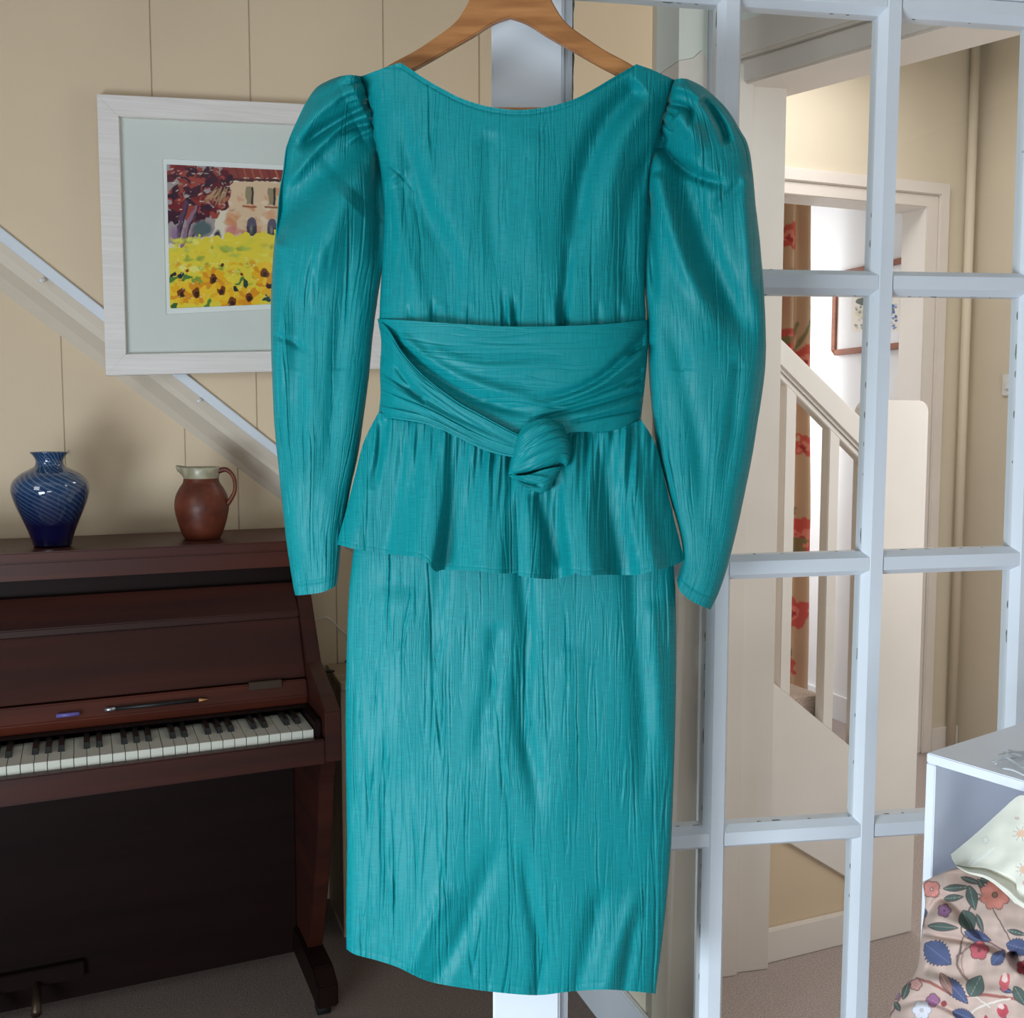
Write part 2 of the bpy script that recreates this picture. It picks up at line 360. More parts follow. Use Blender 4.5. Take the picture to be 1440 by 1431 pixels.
class Canvas:
    def __init__(s, X, Y, base):
        s.X, s.Y = X, Y; s.c = np.zeros(X.shape + (3,)); s.c[:] = srgb(*base)[:3]; s.k = 0
    def put(s, a, col):
        a = np.clip(a, 0, 1)[..., None]; s.c = s.c * (1 - a) + np.array(srgb(*col)[:3]) * a
    def warp(s, amt, fr=0.12):
        s.k += 1
        return s.X + amt * pn(s.X * fr, s.Y * fr, s.k % 40) * 2, s.Y + amt * pn(s.X * fr + 9, s.Y * fr, s.k % 40 + 3) * 2
    def ell(s, x, y, a, b, col, rot=0, soft=0.8, al=1.0, wp=1.2):
        X, Y = s.warp(wp); c, q = math.cos(R(rot)), math.sin(R(rot)); dx, dy = X - x, Y - y
        r = np.hypot((dx * c + dy * q) / a, (-dx * q + dy * c) / b); s.put(al * (1 - r) * min(a, b) / soft + 0.5 * (r < 1), col) if soft < 2 else s.put(al * np.clip((1 - r) * min(a, b) / soft, 0, 1), col)
    def poly(s, P, col, al=1.0, wp=0.8):
        X, Y = s.warp(wp); ins = np.zeros(X.shape, bool); n = len(P)
        for i in range(n):
            (x0, y0), (x1, y1) = P[i], P[(i + 1) % n]
            if y0 == y1: continue
            c = ((y0 > Y) != (y1 > Y)) & (X < (x1 - x0) * (Y - y0) / (y1 - y0) + x0); ins ^= c
        s.put(ins * al, col)
    def line(s, P, wd, col, al=1.0, wp=0.6, taper=False):
        X, Y = s.warp(wp); d, t, _ = seg_dist(X, Y, spl(P, 4) if len(P) > 2 else P)
        ww = wd * (1 - 0.8 * t) if taper else wd
        s.put(al * (ww - d + 0.4), col)
    def leaf(s, x, y, L, Wd, rot, col, vein=(220, 215, 205), edge=(50, 45, 50), serr=0):
        c, q = math.cos(R(rot)), math.sin(R(rot)); dx, dy = s.X - x, s.Y - y
        u = (dx * c + dy * q) / L; v = (-dx * q + dy * c)
        hw = Wd * np.sin(np.pi * np.clip(u * 0.5 + 0.5, 0, 1)) ** 0.8 * (1 - 0.25 * u)
        if serr: hw = hw * (1 + serr * (np.abs(((u * 5) % 1) - 0.5) - 0.25))
        ok = np.abs(u) < 1
        s.put(ok * (hw + 0.8 - np.abs(v)) * 1.2, edge); s.put(ok * (hw - 0.5 - np.abs(v)) * 1.2, col)
        s.put((np.abs(u) < 0.9) * (0.45 - np.abs(v)) * 1.6, vein)
        for k in (-.6, -.3, 0, .3, .6):
            s.put(ok * (np.abs(v) < hw - 1) * (0.5 - np.abs(u * L - k * L - np.abs(v) * 0.6)) * 0.8, tuple(int(a * .55 + b * .45) for a, b in zip(col, edge)))
    def flower(s, x, y, r, n, col, core, edge=(90, 40, 45), rot=0):
        dx, dy = s.X - x, s.Y - y; rr = np.hypot(dx, dy); th = np.arctan2(dy, dx) + R(rot)
        rad = r * (0.80 + 0.20 * np.abs(np.cos(th * n / 2))) * (1 + 0.04 * np.cos(th * n * 5))
        s.put((rad + 0.8 - rr), edge); s.put((rad - 0.6 - rr), col)
        s.put((rr < rad * .95) * (rr > r * .3) * (0.6 - np.abs(np.sin(th * n / 2)) * rr) * 0.8, edge)
        s.put((r * 0.22 - rr) * 1.5, edge); s.put((r * 0.15 - rr) * 1.5, core)

# =================================================================== THE SETTING
YAW = 20.0
W2 = Plane(-0.69, 2.77, YAW)                        # recessed wall under the stairs
W1 = W2.shifted(0.12)                               # wall above the sloping trim
DB = Vector((math.sin(R(YAW)), -math.cos(R(YAW)), 0))
Bp = Plane(0, 0, 0); Bp.p = Vector((0.147, 2.42, 0)); Bp.e = DB; Bp.n = Vector((-math.cos(R(YAW)), -math.sin(R(YAW)), 0))

fl = box('floor', (-5, -3, -0.05), (12, 0, 0), (0, 13, 0), 0.05, M['carpet']); structure(fl)
M['carpet_shaded'] = mat('living_room_carpet_shaded', srgb(118, 102, 94), 0.95, 0.22, (240, 240, 240), 0.8, 420, 0.1)  # shade on the living room floor is put into this darker carpet colour
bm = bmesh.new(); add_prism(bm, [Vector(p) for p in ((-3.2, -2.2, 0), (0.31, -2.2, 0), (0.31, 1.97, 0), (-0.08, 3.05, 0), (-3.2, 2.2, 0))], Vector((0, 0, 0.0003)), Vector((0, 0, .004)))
structure(obj('floor_carpet_shaded', bm, M['carpet_shaded']))
cl = box('ceiling', (-3.2, -2.2, 2.80), (6.2, 0, 0), (0, 3.6, 0), 0.05, M['ceiling']); structure(cl)
# living room walls behind and beside the viewer
bw = box('wall_back', (-3.2, -2.25, 0), (6.2, 0, 0), (0, 0.05, 0), 2.80, M['cream']); structure(bw)

# diagonal lines, as wall coordinates
def line_at(pl, p, q):
    (a0, z0), (a1, z1) = pl.px(*p), pl.px(*q); return lambda a: z0 + (z1 - z0) * (a - a0) / (a1 - a0)
zt = line_at(W1, (0, 319), (387, 625)); zb = line_at(W1, (0, 339), (387, 640))
zs = line_at(W2, (0, 409), (395, 703))
top = 2.80
# upper wall boards
grooves1 = [W1.px(x, 60)[0] for x in (-620, -430, -250, -110, 212, 351, 539, 674)]
aEnd = 0.75
aTop = (top - zt(0)) / (zt(1) - zt(0))
wl = structure(prism('wall_left', W1, [(aTop, top), (aEnd, top), (aEnd, zt(aEnd))], -0.02, -0.004, M['cream']))
edges = [grooves1[0]] + grooves1[1:] + [aEnd]
for a0, a1 in zip(edges, edges[1:]):
    a0 += 0.0013; a1 -= 0.0013
    P = [(a0, zt(a0)), (a1, zt(a1)), (a1, top), (a0, top)] if zt(a0) < top else [(a0 + (a1 - a0) * .5, zt(a0 + (a1 - a0) * .5)), (a1, zt(a1)), (a1, top)]
    if zt(a0) >= top:
        continue
    prism('wall_panel', W1, P, -0.004, 0.0, M['cream'], wl, 0.0012)
aX = W1.px(1005, 50)[0]
prism('wall_panel', W1, [(aEnd + .001, 1.2), (aX, 1.2), (aX, top), (aEnd + .001, top)], -.02, 0.0, M['cream'], wl, 0.0012)
# lower, recessed boards
wu = structure(prism('wall_alcove', W2, [(-3.0, 0), (-3.0, top), (1.2, top), (1.2, 0)], -0.03, -0.004, M['cream']))
g2 = [W2.px(x, 640)[0] for x in (-520, -350, -200, -70, 92, 261, 334, 470, 610)] + [0.72]
for a0, a1 in zip(g2, g2[1:]):
    prism('wall_panel', W2, [(a0 + .0013, 0), (a1 - .0013, 0), (a1 - .0013, zs(a1) + .02), (a0 + .0013, zs(a0) + .02)], -0.004, 0.0, M['cream'], wu, 0.0012)
# sloping white strip and the boxed soffit behind it
aL, aR = -2.2, 0.6
tr = structure(prism('trim_1', W1, [(aL, zb(aL)), (aR, zb(aR)), (aR, zt(aR)), (aL, zt(aL))], -0.02, 0.012, M['white'], None, 0.002))
def soffit():
    bm = bmesh.new(); n = 2
    A = [W1.w(a, zb(a) + .002, -0.002) for a in (aL, aR)]; B_ = [W1.w(a, zb(a) * .62 + zs(a + .03) * .38 + .004, -0.035) for a in (aL, aR)]
    D = [W2.w(a, zs(a), 0.0) for a in (aL, aR)]; E = [W2.w(a, zs(a) + .25, 0.0) for a in (aL, aR)]; G = [W1.w(a, zb(a) + .02, -0.02) for a in (aL, aR)]
    rows = [A, B_, D, E, G]; vs = [[bm.verts.new(p) for p in r] for r in rows]
    for i in range(5):
        r, s = vs[i], vs[(i + 1) % 5]; bm.faces.new((r[0], r[1], s[1], s[0]))
    bm.faces.new([r[0] for r in vs]); bm.faces.new([r[1] for r in vs][::-1])
    return obj('trim_2', bm, M['soffit'])
structure(soffit())
# little pegs in the strip
for k, (x, y) in enumerate(((62, 394), (282, 562))):
    a, z = W1.px(x, y); p = W1.w(a, z, 0.0)
    q = tube('peg', [p, p + W1.n * 0.012, p + W1.n * 0.028 + Vector((-.008, 0, -.006))], [0.005, 0.0048, 0.0042], M['plastic'])
    tag(q, ('small white peg on the sloping strip near the left edge' if k == 0 else 'small white peg on the sloping strip below the framed picture'), 'peg')
a, z = W2.px(94, 636); p = W2.w(a, z, 0)
q = tube('pin', [p, p + W2.n * .012, p + W2.n * .013], [.0012, .003, .001], M['black']); tag(q, 'tiny black pin in the cream wall just above the blue vase', 'pin')

# side wall B beyond the post, its skirting, end board C
bN = (0.317 - 0.147) / DB.x
s0 = -0.75
wr = structure(prism('wall_right', Bp, [(s0, 0), (bN, 0), (bN, 1.7), (s0, 1.7)], -0.09, 0.0, M['cream_hall']))
structure(prism('baseboard_right', Bp, [(-0.6, 0.0), (bN, 0), (bN, 0.137), (-0.6, 0.137)], 0.0, 0.016, M['white'], None, 0.003))
Wc = Plane(0, 0, YAW); cpos = Bp.w(bN, 0, 0); Wc.p = Vector((cpos.x, cpos.y, 0))
x1 = Wc.px(992, 300)[0]; zc = Wc.px(970, 77)[1]
wc = structure(prism('wall_end', Wc, [(0, 0), (x1, 0), (x1, zc - .01), (x1 * .8, zc + .012), (x1 * .5, zc - .005), (0, zc - .014)], -0.09, 0.0, M['offwhite']))
prism('upper_board', Wc, [(0, zc - .013), (x1 * .5, zc - .004), (x1 * .8, zc + .013), (x1, zc - .009), (x1, 2.9), (0, 2.9)], -0.09, -0.001, M['ceiling'], wc)
structure(prism('trim_3', Wc, [(x1 + .001, 0), (x1 + .02, 0), (x1 + .02, 2.9), (x1 + .001, 2.9)], -0.10, 0.012, M['white'], None, 0.002))

# ------------------------------------------------------------------ post
PY = 1.365
xl = at(692, 700, PY).x; xr = at(790, 700, PY).x
post = structure(box('trim_4', (xl, PY, 0), (xr - xl, 0, 0), (0, 0.10, 0), 2.80, M['white'], None, 0.003))
bead = box('bead', (xr + .0005, PY + .018, 0), (0.012, 0, 0), (0, 0.06, 0), 2.80, M['white'], post, 0.003)

# ------------------------------------------------------------------ glazed screen
SC = Plane(0.312, 1.45, 9.0)
door = structure(root('door_1', (0.312, 1.45, 0)))
def vline(xt, xb):      # px x at y=60 and y=1400 -> function of py
    return lambda y: xt + (xb - xt) * (y - 60) / 1340
def hline(yl, yr):      # px y at x=1022 and x=1300
    return lambda x: yl + (yr - yl) * (x - 1022) / 278
Vs = [vline(1023.5, 998), vline(1248.5, 1204), vline(1458, 1412)]
Hs = [hline(-9, 11), hline(396, 400), hline(797, 788), hline(1173, 1156), hline(1560, 1528)]
def cross(v, h):
    y = 400.0
    for _ in range(6): x = v(y); y = h(x)
    return x, y
BW = 0.0355
def bar_prof(w, d=0.017):
    return [(-w / 2, -.014), (-w / 2, .004), (-w * .27, d), (w * .27, d), (w / 2, .004), (w / 2, -.014), (w * .3, -.022), (-w * .3, -.022)]
def bar(name, P, Q, w, parent, d=0.017, m='white'):
    bm = bmesh.new(); sweep(bm, [P, Q], 1, prof=[(a, b) for a, b in bar_prof(w, d)], ref=SC.n); return obj(name, bm, M[m], parent)
def spt(x, y, off=0):
    a, z = SC.px(x, y); return SC.w(a, z, off)
def clampz(P, Q, z0, z1):
    d = (Q - P); A = P + d * ((z1 - P.z) / d.z); B_ = P + d * ((z0 - P.z) / d.z); return A, B_
for i, v in enumerate(Vs):
    P, Q = spt(v(0), 0), spt(v(1400), 1400); A, B_ = clampz(P, Q, 0.12, 2.08)
    bar('muntin', A, B_, BW, door, 0.0185)
xp = lambda y: 797 + (788 - 797) * (y / 1400)
colx = [lambda y: 803 - 9 * y / 1400.] + Vs + [vline(1662, 1606)]
for j, h in enumerate(Hs):
    for i in range(len(colx) - 1):
        a = cross(colx[i], h); b = cross(colx[i + 1], h)
        hf = BW / 2 - .006
        P = spt(*a); Q = spt(*b); d = (Q - P).normalized()
        bar('rail' if j in (0, 4) else 'muntin', P + d * (0 if i == 0 else hf), Q - d * hf, BW if j not in (0,) else BW, door)
# outer stile, top and bottom rails
a1 = SC.px(1662, 700)[0]; a0 = (Vector((xr + .0135, 0, 0)) - SC.p).dot(SC.e) / 1.0
a0 = (xr + .014 - SC.p.x) / SC.e.x
prism('stile', SC, [(a1 - .01, .0), (a1 + .09, .0), (a1 + .09, 2.12), (a1 - .01, 2.12)], -.022, .017, M['white'], door, .003)
zt0 = SC.px(1022, -9)[1]; zt1 = SC.px(1300, 11)[1]
prism('top_rail', SC, [(a0, zt0 + .012), (a1 - .011, zt0 + .012), (a1 - .011, 2.12), (a0, 2.12)], -.022, .0165, M['white'], door, .002)
zbm = SC.px(1100, 1565)[1]
prism('bottom_rail', SC, [(a0, .0), (a1 - .011, .0), (a1 - .011, zbm - .008), (a0, zbm - .008)], -.022, .0165, M['white'], door, .002)
# panes with ragged putty edges
for j in range(4):
    for i in range(len(colx) - 1):
        cn = [cross(colx[i], Hs[j]), cross(colx[i + 1], Hs[j]), cross(colx[i + 1], Hs[j + 1]), cross(colx[i], Hs[j + 1])]
        uv = [SC.px(*c) for c in cn]; hw = BW / 2
        l = 0.002 if i == 0 else hw - .003
        ins = [(uv[0][0] + l, uv[0][1] - hw + .003), (uv[1][0] - hw + .003, uv[1][1] - hw + .003), (uv[2][0] - hw + .003, uv[2][1] + hw - .003), (uv[3][0] + l, uv[3][1] + hw - .003)]
        prism('pane', SC, ins, -.003, .001, M['glass'], door)
        bm = bmesh.new(); rg = random.Random(i * 7 + j)
        for k in range(4):
            (x0, y0), (x1_, y1) = ins[k], ins[(k + 1) % 4]; n = 26; cx = sum(p[0] for p in ins) / 4; cy = sum(p[1] for p in ins) / 4
            up = []; lo = []
            nx, ny = (y0 - y1), (x1_ - x0); ln = math.hypot(nx, ny); nx /= ln; ny /= ln
            if (cx - x0) * nx + (cy - y0) * ny < 0: nx, ny = -nx, -ny
            for t in range(n + 1):
                f = t / n; wdt = 0.0012 + rg.random() ** 3 * 0.003
                bx, by = x0 + (x1_ - x0) * f - nx * .003, y0 + (y1 - y0) * f - ny * .003
                lo.append(SC.w(bx, by, .0035)); up.append(SC.w(bx + nx * (.003 + wdt), by + ny * (.003 + wdt), .0022))
            lv = [bm.verts.new(p) for p in lo]; uvv = [bm.verts.new(p) for p in up]; bb = [bm.verts.new(p - SC.n * .0018) for p in up]
            for t in range(n): bm.faces.new((lv[t], lv[t + 1], uvv[t + 1], uvv[t])); bm.faces.new((uvv[t], uvv[t + 1], bb[t + 1], bb[t]))
        obj('putty', bm, M['putty'], door)

# ------------------------------------------------------------------ hall beyond the glass
S = Plane(0.616, 2.47, 22.5)
KX = Plane(0.555, 2.43, 12.0)
wk = structure(prism('wall_hall', KX, [(-.2, 0), (KX.px(1041, 300)[0], 0), (KX.px(1041, 300)[0], 2.9), (-.2, 2.9)], -.1, -.004, M['cream_hall']))
kl = KX.px(1052, 400)[0] ; kl2 = KX.px(1038, 400)[0]; kr = KX.px(1100, 400)[0]
zbm_ = 2.235
structure(prism('trim_5', KX, [(kl, 0), (kr, 0), (kr, zbm_), (kl, zbm_)], -.09, .004, M['offwhite'], None, .003))
structure(prism('trim_6', KX, [(kl2 - .02, 0), (kl - .0015, 0), (kl - .0015, zbm_), (kl2 - .02, zbm_)], -.09, .016, M['offwhite'], None, .003))
# slanting header beam and the bulkhead standing on it
b0 = at(1040, 112, 2.42); b1 = Vector((1.30, 1.64, b0.z))
bd = (b1 - b0).normalized(); BM = Plane(b0.x, b0.y, 0); BM.e = Vector((bd.x, bd.y, 0)).normalized(); BM.n = Vector((BM.e.y, -BM.e.x, 0))
if BM.n.y > 0: BM.n = -BM.n
Lb = (b1 - b0).length
structure(prism('trim_7', BM, [(-.03, b0.z - .012), (Lb, b0.z - .012), (Lb, b0.z + .045), (-.03, b0.z + .045)], -.16, .0, M['offwhite'], None, .006))
structure(prism('trim_8', BM, [(-.03, b0.z + .0455), (Lb, b0.z + .0455), (Lb, b0.z + .13), (-.03, b0.z + .13)], -.12, .012, M['offwhite'], None, .006))
structure(prism('wall_bulkhead', BM, [(-.03, b0.z + .131), (Lb, b0.z + .131), (Lb, 2.95), (-.03, 2.95)], -.12, -.003, M['ceiling']))

# staircase
st = root('staircase', S.w(0, 0)); tag(st, 'white painted staircase with plain balusters seen through the glazed screen', 'staircase')
aN = S.px(1222, 900)[0]
zu = line_at(S, (1086, 959), (1202, 1055)); zd = line_at(S, (1116, 1189), (1191, 1234))
aK = S.px(1066, 1100)[0] - .015
prism('stringer', S, [(aK, zd(aK)), (aN, zd(aN)), (aN, zu(aN)), (aK, zu(aK))], -.03, .006, M['offwhite'], st, .002)
prism('spandrel_panel', S, [(aK, .0), (aN, .0), (aN, zd(aN) + .01), (aK, zd(aK) + .01)], -.03, -.004, M['cream'], st)
prism('skirting', S, [(aK, 0), (aN, 0), (aN, .088), (aK, .088)], -.003, .014, M['offwhite'], st, .003)
zh0 = line_at(S, (1100, 524), (1216, 642)); zh1 = line_at(S, (1100, 480), (1216, 594))
prism('handrail', S, [(aK, zh0(aK)), (aN, zh0(aN)), (aN, zh1(aN)), (aK, zh1(aK))], -.045, .012, M['offwhite'], st, .008)
prism('handrail_moulding', S, [(aK, zh0(aK) - .018), (aN, zh0(aN) - .018), (aN, zh0(aN) + .001), (aK, zh0(aK) + .001)], -.03, -.002, M['offwhite'], st, .002)
for x in (1110, 1172, 1232):
    a = S.px(x, 700)[0]; hw = .0165
    if a + hw > aN: continue
    prism('baluster', S, [(a - hw, zu(a - hw) - .0), (a + hw, zu(a + hw)), (a + hw, zh0(a + hw) - .017), (a - hw, zh0(a - hw) - .017)], -.032, .0, M['offwhite'], st, .002)
# newel: broad flat post with rounded top
n0 = S.px(1216, 700)[0]; n1 = S.px(1291, 700)[0]; ztop = S.px(1255, 563)[1]; r = .03; P = [(n0, 0), (n1, 0)]
for k in range(7): t = k / 6 * math.pi / 2; P.append((n1 - r + r * math.cos(t), ztop - r + r * math.sin(t)))
for k in range(7): t = k / 6 * math.pi / 2; P.append((n0 + r - r * math.sin(t), ztop - r + r * math.cos(t)))
prism('newel_post', S, P, -.05, .03, M['offwhite'], st, .004)
# treads behind the stringer
for k in range(4):
    a = aN - .02 - k * .24 - .24; z = .0 + .17 * (k + 1)
    if zu(a) < z: z = zu(a) - .03
    box('tread', S.w(max(a, aK + .004), z - .17, -.04) , S.e * min(.24, aN - max(a, aK)), -S.n * .75, .165, M['riser'], st)

# far wall with doorway
FP = Plane(1.696, 4.15, YAW)
fa = FP.px(1302, 500)[0]; zdoor = FP.px(1250, 274)[1]; fl0 = -1.6; fcor = FP.px(1371, 300)[0]
ztopd = FP.px(1300, 285)[1]; HC = 2.98
P = [(fa, 0), (fcor, 0), (fcor, HC), (fl0, HC), (fl0, 0), (fl0 + .2, 0), (fl0 + .2, ztopd), (fa, ztopd)]
wf = structure(prism('wall_far', FP, P, -.12, 0, M['cream_hall']))
cw = .05
structure(prism('trim_9', FP, [(fa + .03, 0), (fa + .03 + cw, 0), (fa + .03 + cw, ztopd + .03 + cw), (fl0, ztopd + .03 + cw), (fl0, ztopd + .03), (fa + .03, ztopd + .03)], -.001, .022, M['offwhite'], None, .004))
structure(prism('trim_10', FP, [(fa - .03, 0), (fa + .03, 0), (fa + .03, ztopd + .03), (fl0, ztopd + .03), (fl0, ztopd - .02), (fa - .03, ztopd - .02)], -.13, .012, M['offwhite'], None, .003))
# right wall of the hall with corner pipe
RP = Plane(0, 0, 0); q = FP.w(fcor, 0); RP.p = Vector((q.x, q.y, 0)); RP.e = DB; RP.n = Vector((-math.cos(R(YAW)), -math.sin(R(YAW)), 0))
structure(prism('wall_hall_side', RP, [(0, 0), (3.4, 0), (3.4, HC), (0, HC)], -.1, 0, M['cream_hall']))
pc = FP.w(fcor - .055, 0, .03)
structure(tube('trim_11', [pc, pc + Vector((0, 0, HC - .0))], .018, M['cream_hall'], None, 14))
structure(prism('baseboard_far', FP, [(fa + .085, 0), (fcor, 0), (fcor, .1), (fa + .085, .1)], 0, .012, M['offwhite'], None, .002))
hc = structure(box('ceiling_hall', (0.0, 2.55, HC), (5.5, 0, 0), (0, 3.6, 0), .05, M['bright']))
# ceiling hatch
h0 = on_floor(1375, 57, HC); 
def ceil(x, y): return on_floor(x, y, HC - .001)
bm = bmesh.new(); add_prism(bm, [ceil(1366, 43), ceil(1470, 30), ceil(1490, 62), ceil(1432, 56)], Vector((0, 0, 0)), Vector((0, 0, -.018)))
lh = obj('loft_hatch', bm, M['bright']); tag(lh, 'white hatch panel in the hall ceiling at the upper right corner', 'hatch')
# light switch on the right wall
def plate(name, pl, cx, cy, w_, h_, label, cat, dots):
    a, z = pl.px(cx, cy); t = root(name, pl.w(a, z, 0)); tag(t, label, cat)
    prism('plate', pl, [(a - w_, z - h_), (a + w_, z - h_), (a + w_, z + h_), (a - w_, z + h_)], 0, .009, M['plastic'], t, .002)
    for dx, dz, ww, hh in dots:
        prism('rocker' if name == 'light_switch' else 'socket_hole', pl, [(a + dx - ww, z + dz - hh), (a + dx + ww, z + dz - hh), (a + dx + ww, z + dz + hh), (a + dx - ww, z + dz + hh)], .009, .016 if name == 'light_switch' else .0095, M['plastic'] if name == 'light_switch' else M['black'], t, .001 if name == 'light_switch' else 0)
plate('light_switch', RP, 1424, 541, .045, .043, 'white light switch on the cream hall wall at the right', 'light switch', [(-.018, .0, .008, .016), (.018, 0, .008, .016)])

# far room
FR = Plane(2.0, 5.75, YAW)
structure(prism('wall_far_room', FR, [(-3, 0), (1.2, 0), (1.2, 2.9), (-3, 2.9)], -.1, 0, M['bright']))
structure(prism('baseboard_far_room', FR, [(-3, 0), (1.2, 0), (1.2, .12), (-3, .12)], 0, .015, M['bright'], None, .002))
structure(box('ceiling_far_room', FP.w(-2.2, 2.75, -.13), FP.e * 3.6, -FP.n * 1.75, .05, M['bright']))
FS = Plane(0, 0, 0); q = FP.w(fa + .02, 0, -.131); FS.p = Vector((q.x, q.y, 0)); FS.e = -DB; FS.n = Vector((-math.cos(R(YAW)), -math.sin(R(YAW)), 0))
structure(prism('wall_far_room_side', FS, [(0, 0), (2.0, 0), (2.0, 2.75), (0, 2.75)], -.1, 0, M['bright']))
structure(prism('baseboard_far_side', FS, [(0.01, 0), (2.0, 0), (2.0, .12), (0.01, .12)], 0, .015, M['bright'], None, .002))
# small framed picture on the far room wall (seen through the doorway)
PPl = FS
c4 = [PPl.px(*p) for p in ((1182, 368), (1284, 376), (1284, 497), (1182, 492))]
ax0 = c4[0][0]; ax1 = c4[1][0]; zA = (c4[0][1] + c4[1][1]) / 2; zB = (c4[2][1] + c4[3][1]) / 2; fw = .026
fp = root('small_picture', PPl.w((ax0 + ax1) / 2, zB, 0)); tag(fp, 'small brown-framed picture on the bright white wall of the far room', 'picture')
for P in ([(ax0, zB), (ax1, zB), (ax1 - fw, zB + fw), (ax0 + fw, zB + fw)], [(ax0, zA), (ax1, zA), (ax1 - fw, zA - fw), (ax0 + fw, zA - fw)],
          [(ax0, zB), (ax0, zA), (ax0 + fw, zA - fw), (ax0 + fw, zB + fw)], [(ax1, zB), (ax1, zA), (ax1 - fw, zA - fw), (ax1 - fw, zB + fw)]):
    prism('frame_rail', PPl, P, 0.002, .022, M['brown_frame'], fp, .001)
prism('mount', PPl, [(ax0 + fw, zB + fw), (ax1 - fw, zB + fw), (ax1 - fw, zA - fw), (ax0 + fw, zA - fw)], .002, .01, M['bright'], fp)
art = attr_mat('small_print')
us = np.linspace(1200, 1268, 90); vs_ = np.linspace(418, 466, 70); X, Y = np.meshgrid(us, vs_)
cv = Canvas(X, Y, (236, 230, 220)); rg = random.Random(3)
cv.ell(1215, 424, 9, 6, (110, 118, 112)); cv.ell(1226, 436, 6, 9, (120, 130, 128)); cv.ell(1212, 440, 8, 8, (222, 214, 190), soft=4)
for k in range(26): cv.ell(1246 + rg.random() * 18, 428 + rg.random() * 34, 2.5, 2, rg.choice([(90, 120, 170), (130, 150, 190), (110, 120, 130), (200, 200, 210)]))
for k in range(14): cv.ell(1206 + rg.random() * 20, 428 + rg.random() * 34, 2.2, 2, rg.choice([(200, 190, 160), (150, 160, 150), (210, 205, 200)]))
G = np.zeros(X.shape + (3,))
for i in range(X.shape[0]):
    for j in range(X.shape[1]):
        a_, z_ = PPl.px(X[i, j], Y[i, j]); G[i, j] = PPl.w(a_, z_, .0108)
grid_mesh('print', G, art, fp, cv.c)
plate('wall_socket', FS, 1270, 546, .05, .048, 'white socket plate on the far room wall below the small picture', 'wall socket', [(-.006, .0, .003, .003), (.01, -.006, .003, .003), (.01, .008, .003, .003)])

# curtain in the far room
cz0, cz1 = 0.12, 2.45
cA = Plane(1.19, 4.62, YAW - 10)
a0c = cA.px(1060, 400)[0]; a1c = cA.px(1139, 700)[0]; nu, nv = 150, 260
U, V = np.meshgrid(np.linspace(0, 1, nu), np.linspace(0, 1, nv))
A = a0c + (a1c - a0c) * U * (0.86 + 0.14 * np.clip(V * 1.6, 0, 1)); Z = 2.42 - V * 2.3
OFF = .03 * np.sin(U * 21 + .7 * np.sin(V * 3)) + .01 * pn(U * 9, V * 4, 5)
G = np.stack([cA.p.x + cA.e.x * A + cA.n.x * OFF, cA.p.y + cA.e.y * A + cA.n.y * OFF, Z], -1)
cv = Canvas(U * 80 + 1060, V * 700 + 280, (206, 172, 140)); rg = random.Random(8)
for k in range(14):
    x = 1060 + rg.random() * 80; y = 290 + k * 50 + rg.random() * 20
    cv.line([(x - 20, y + 50), (x, y), (x + 15, y - 50)], 2.0, (130, 130, 90))
for x, y, r_ in ((1110, 330, 11), (1134, 500, 12), (1112, 470, 10), (1120, 520, 10), (1104, 560, 13), (1132, 620, 9), (1100, 650, 12), (1130, 750, 16), (1108, 745, 12), (1124, 860, 12), (1104, 880, 12), (1116, 940, 10), (1080, 420, 16), (1078, 600, 16), (1078, 800, 16)):
    cv.ell(x, y, r_ * 1.2, r_ * 1.7, (208, 92, 78), wp=5); cv.ell(x, y + 2, r_ * .6, r_ * .8, (226, 140, 118), wp=4); cv.ell(x - 1, y + 3, r_ * .25, r_ * .4, (176, 56, 58), wp=3)
for k in range(12): cv.ell(1062 + rg.random() * 76, 300 + k * 56 + rg.random() * 30, 7, 13, (140, 126, 84), rot=rg.random() * 90, wp=4)
cu = grid_mesh('curtain', G, attr_mat('curtain_print', .8), None, cv.c); tag(cu, 'long beige curtain with red flowers beyond the balusters', 'curtain')
rod = tube('curtain_rail', [cA.w(a0c - .3, 2.43), cA.w(a1c + .25, 2.43)], .012, M['plastic']); tag(rod, 'white curtain rail above the red-flowered curtain', 'curtain rail')

# =================================================================== FRAMED WATERCOLOUR
pic = root('framed_watercolour', W1.w(W1.px(150, 528)[0], W1.px(150, 528)[1], 0))
tag(pic, 'large watercolour of sunflowers and a house in a limed white frame on the wall', 'picture')
LT, RT, RB, LB_ = (136, 132), (552, 152), (552, 518), (149, 528)
def lerp2(P, Q, t): return (P[0] + (Q[0] - P[0]) * t, P[1] + (Q[1] - P[1]) * t)
def quad_pt(u, v): return lerp2(lerp2(LT, RT, u), lerp2(LB_, RB, u), v)
iu0, iu1, iv0, iv1 = .073, .927, .075, .925
out = [quad_pt(*q) for q in ((0, 0), (1, 0), (1, 1), (0, 1))]; inn = [quad_pt(*q) for q in ((iu0, iv0), (iu1, iv0), (iu1, iv1), (iu0, iv1))]
FP1 = W1.shifted(.042)
for k in range(4):
    prism_px('frame_rail', FP1, [out[k], out[(k + 1) % 4], inn[(k + 1) % 4], inn[k]], -.028, 0, M['frame_wood'], pic, .0015)
MP = W1.shifted(.024)
def grow(q, g): cx = sum(p[0] for p in q) / 4; cy = sum(p[1] for p in q) / 4; return [(cx + (p[0] - cx) * g, cy + (p[1] - cy) * g) for p in q]
ai = [(228.5, 223), (466, 235.5), (466, 431), (233.5, 442)]; aj = [(234.5, 231), (459, 242), (459, 424), (239, 433.5)]
oi = grow(inn, 1.02)
for k in range(4):
    prism_px('mount_side', MP, [oi[k], oi[(k + 1) % 4], ai[(k + 1) % 4], ai[k]], -.004, 0, M['mount'], pic)
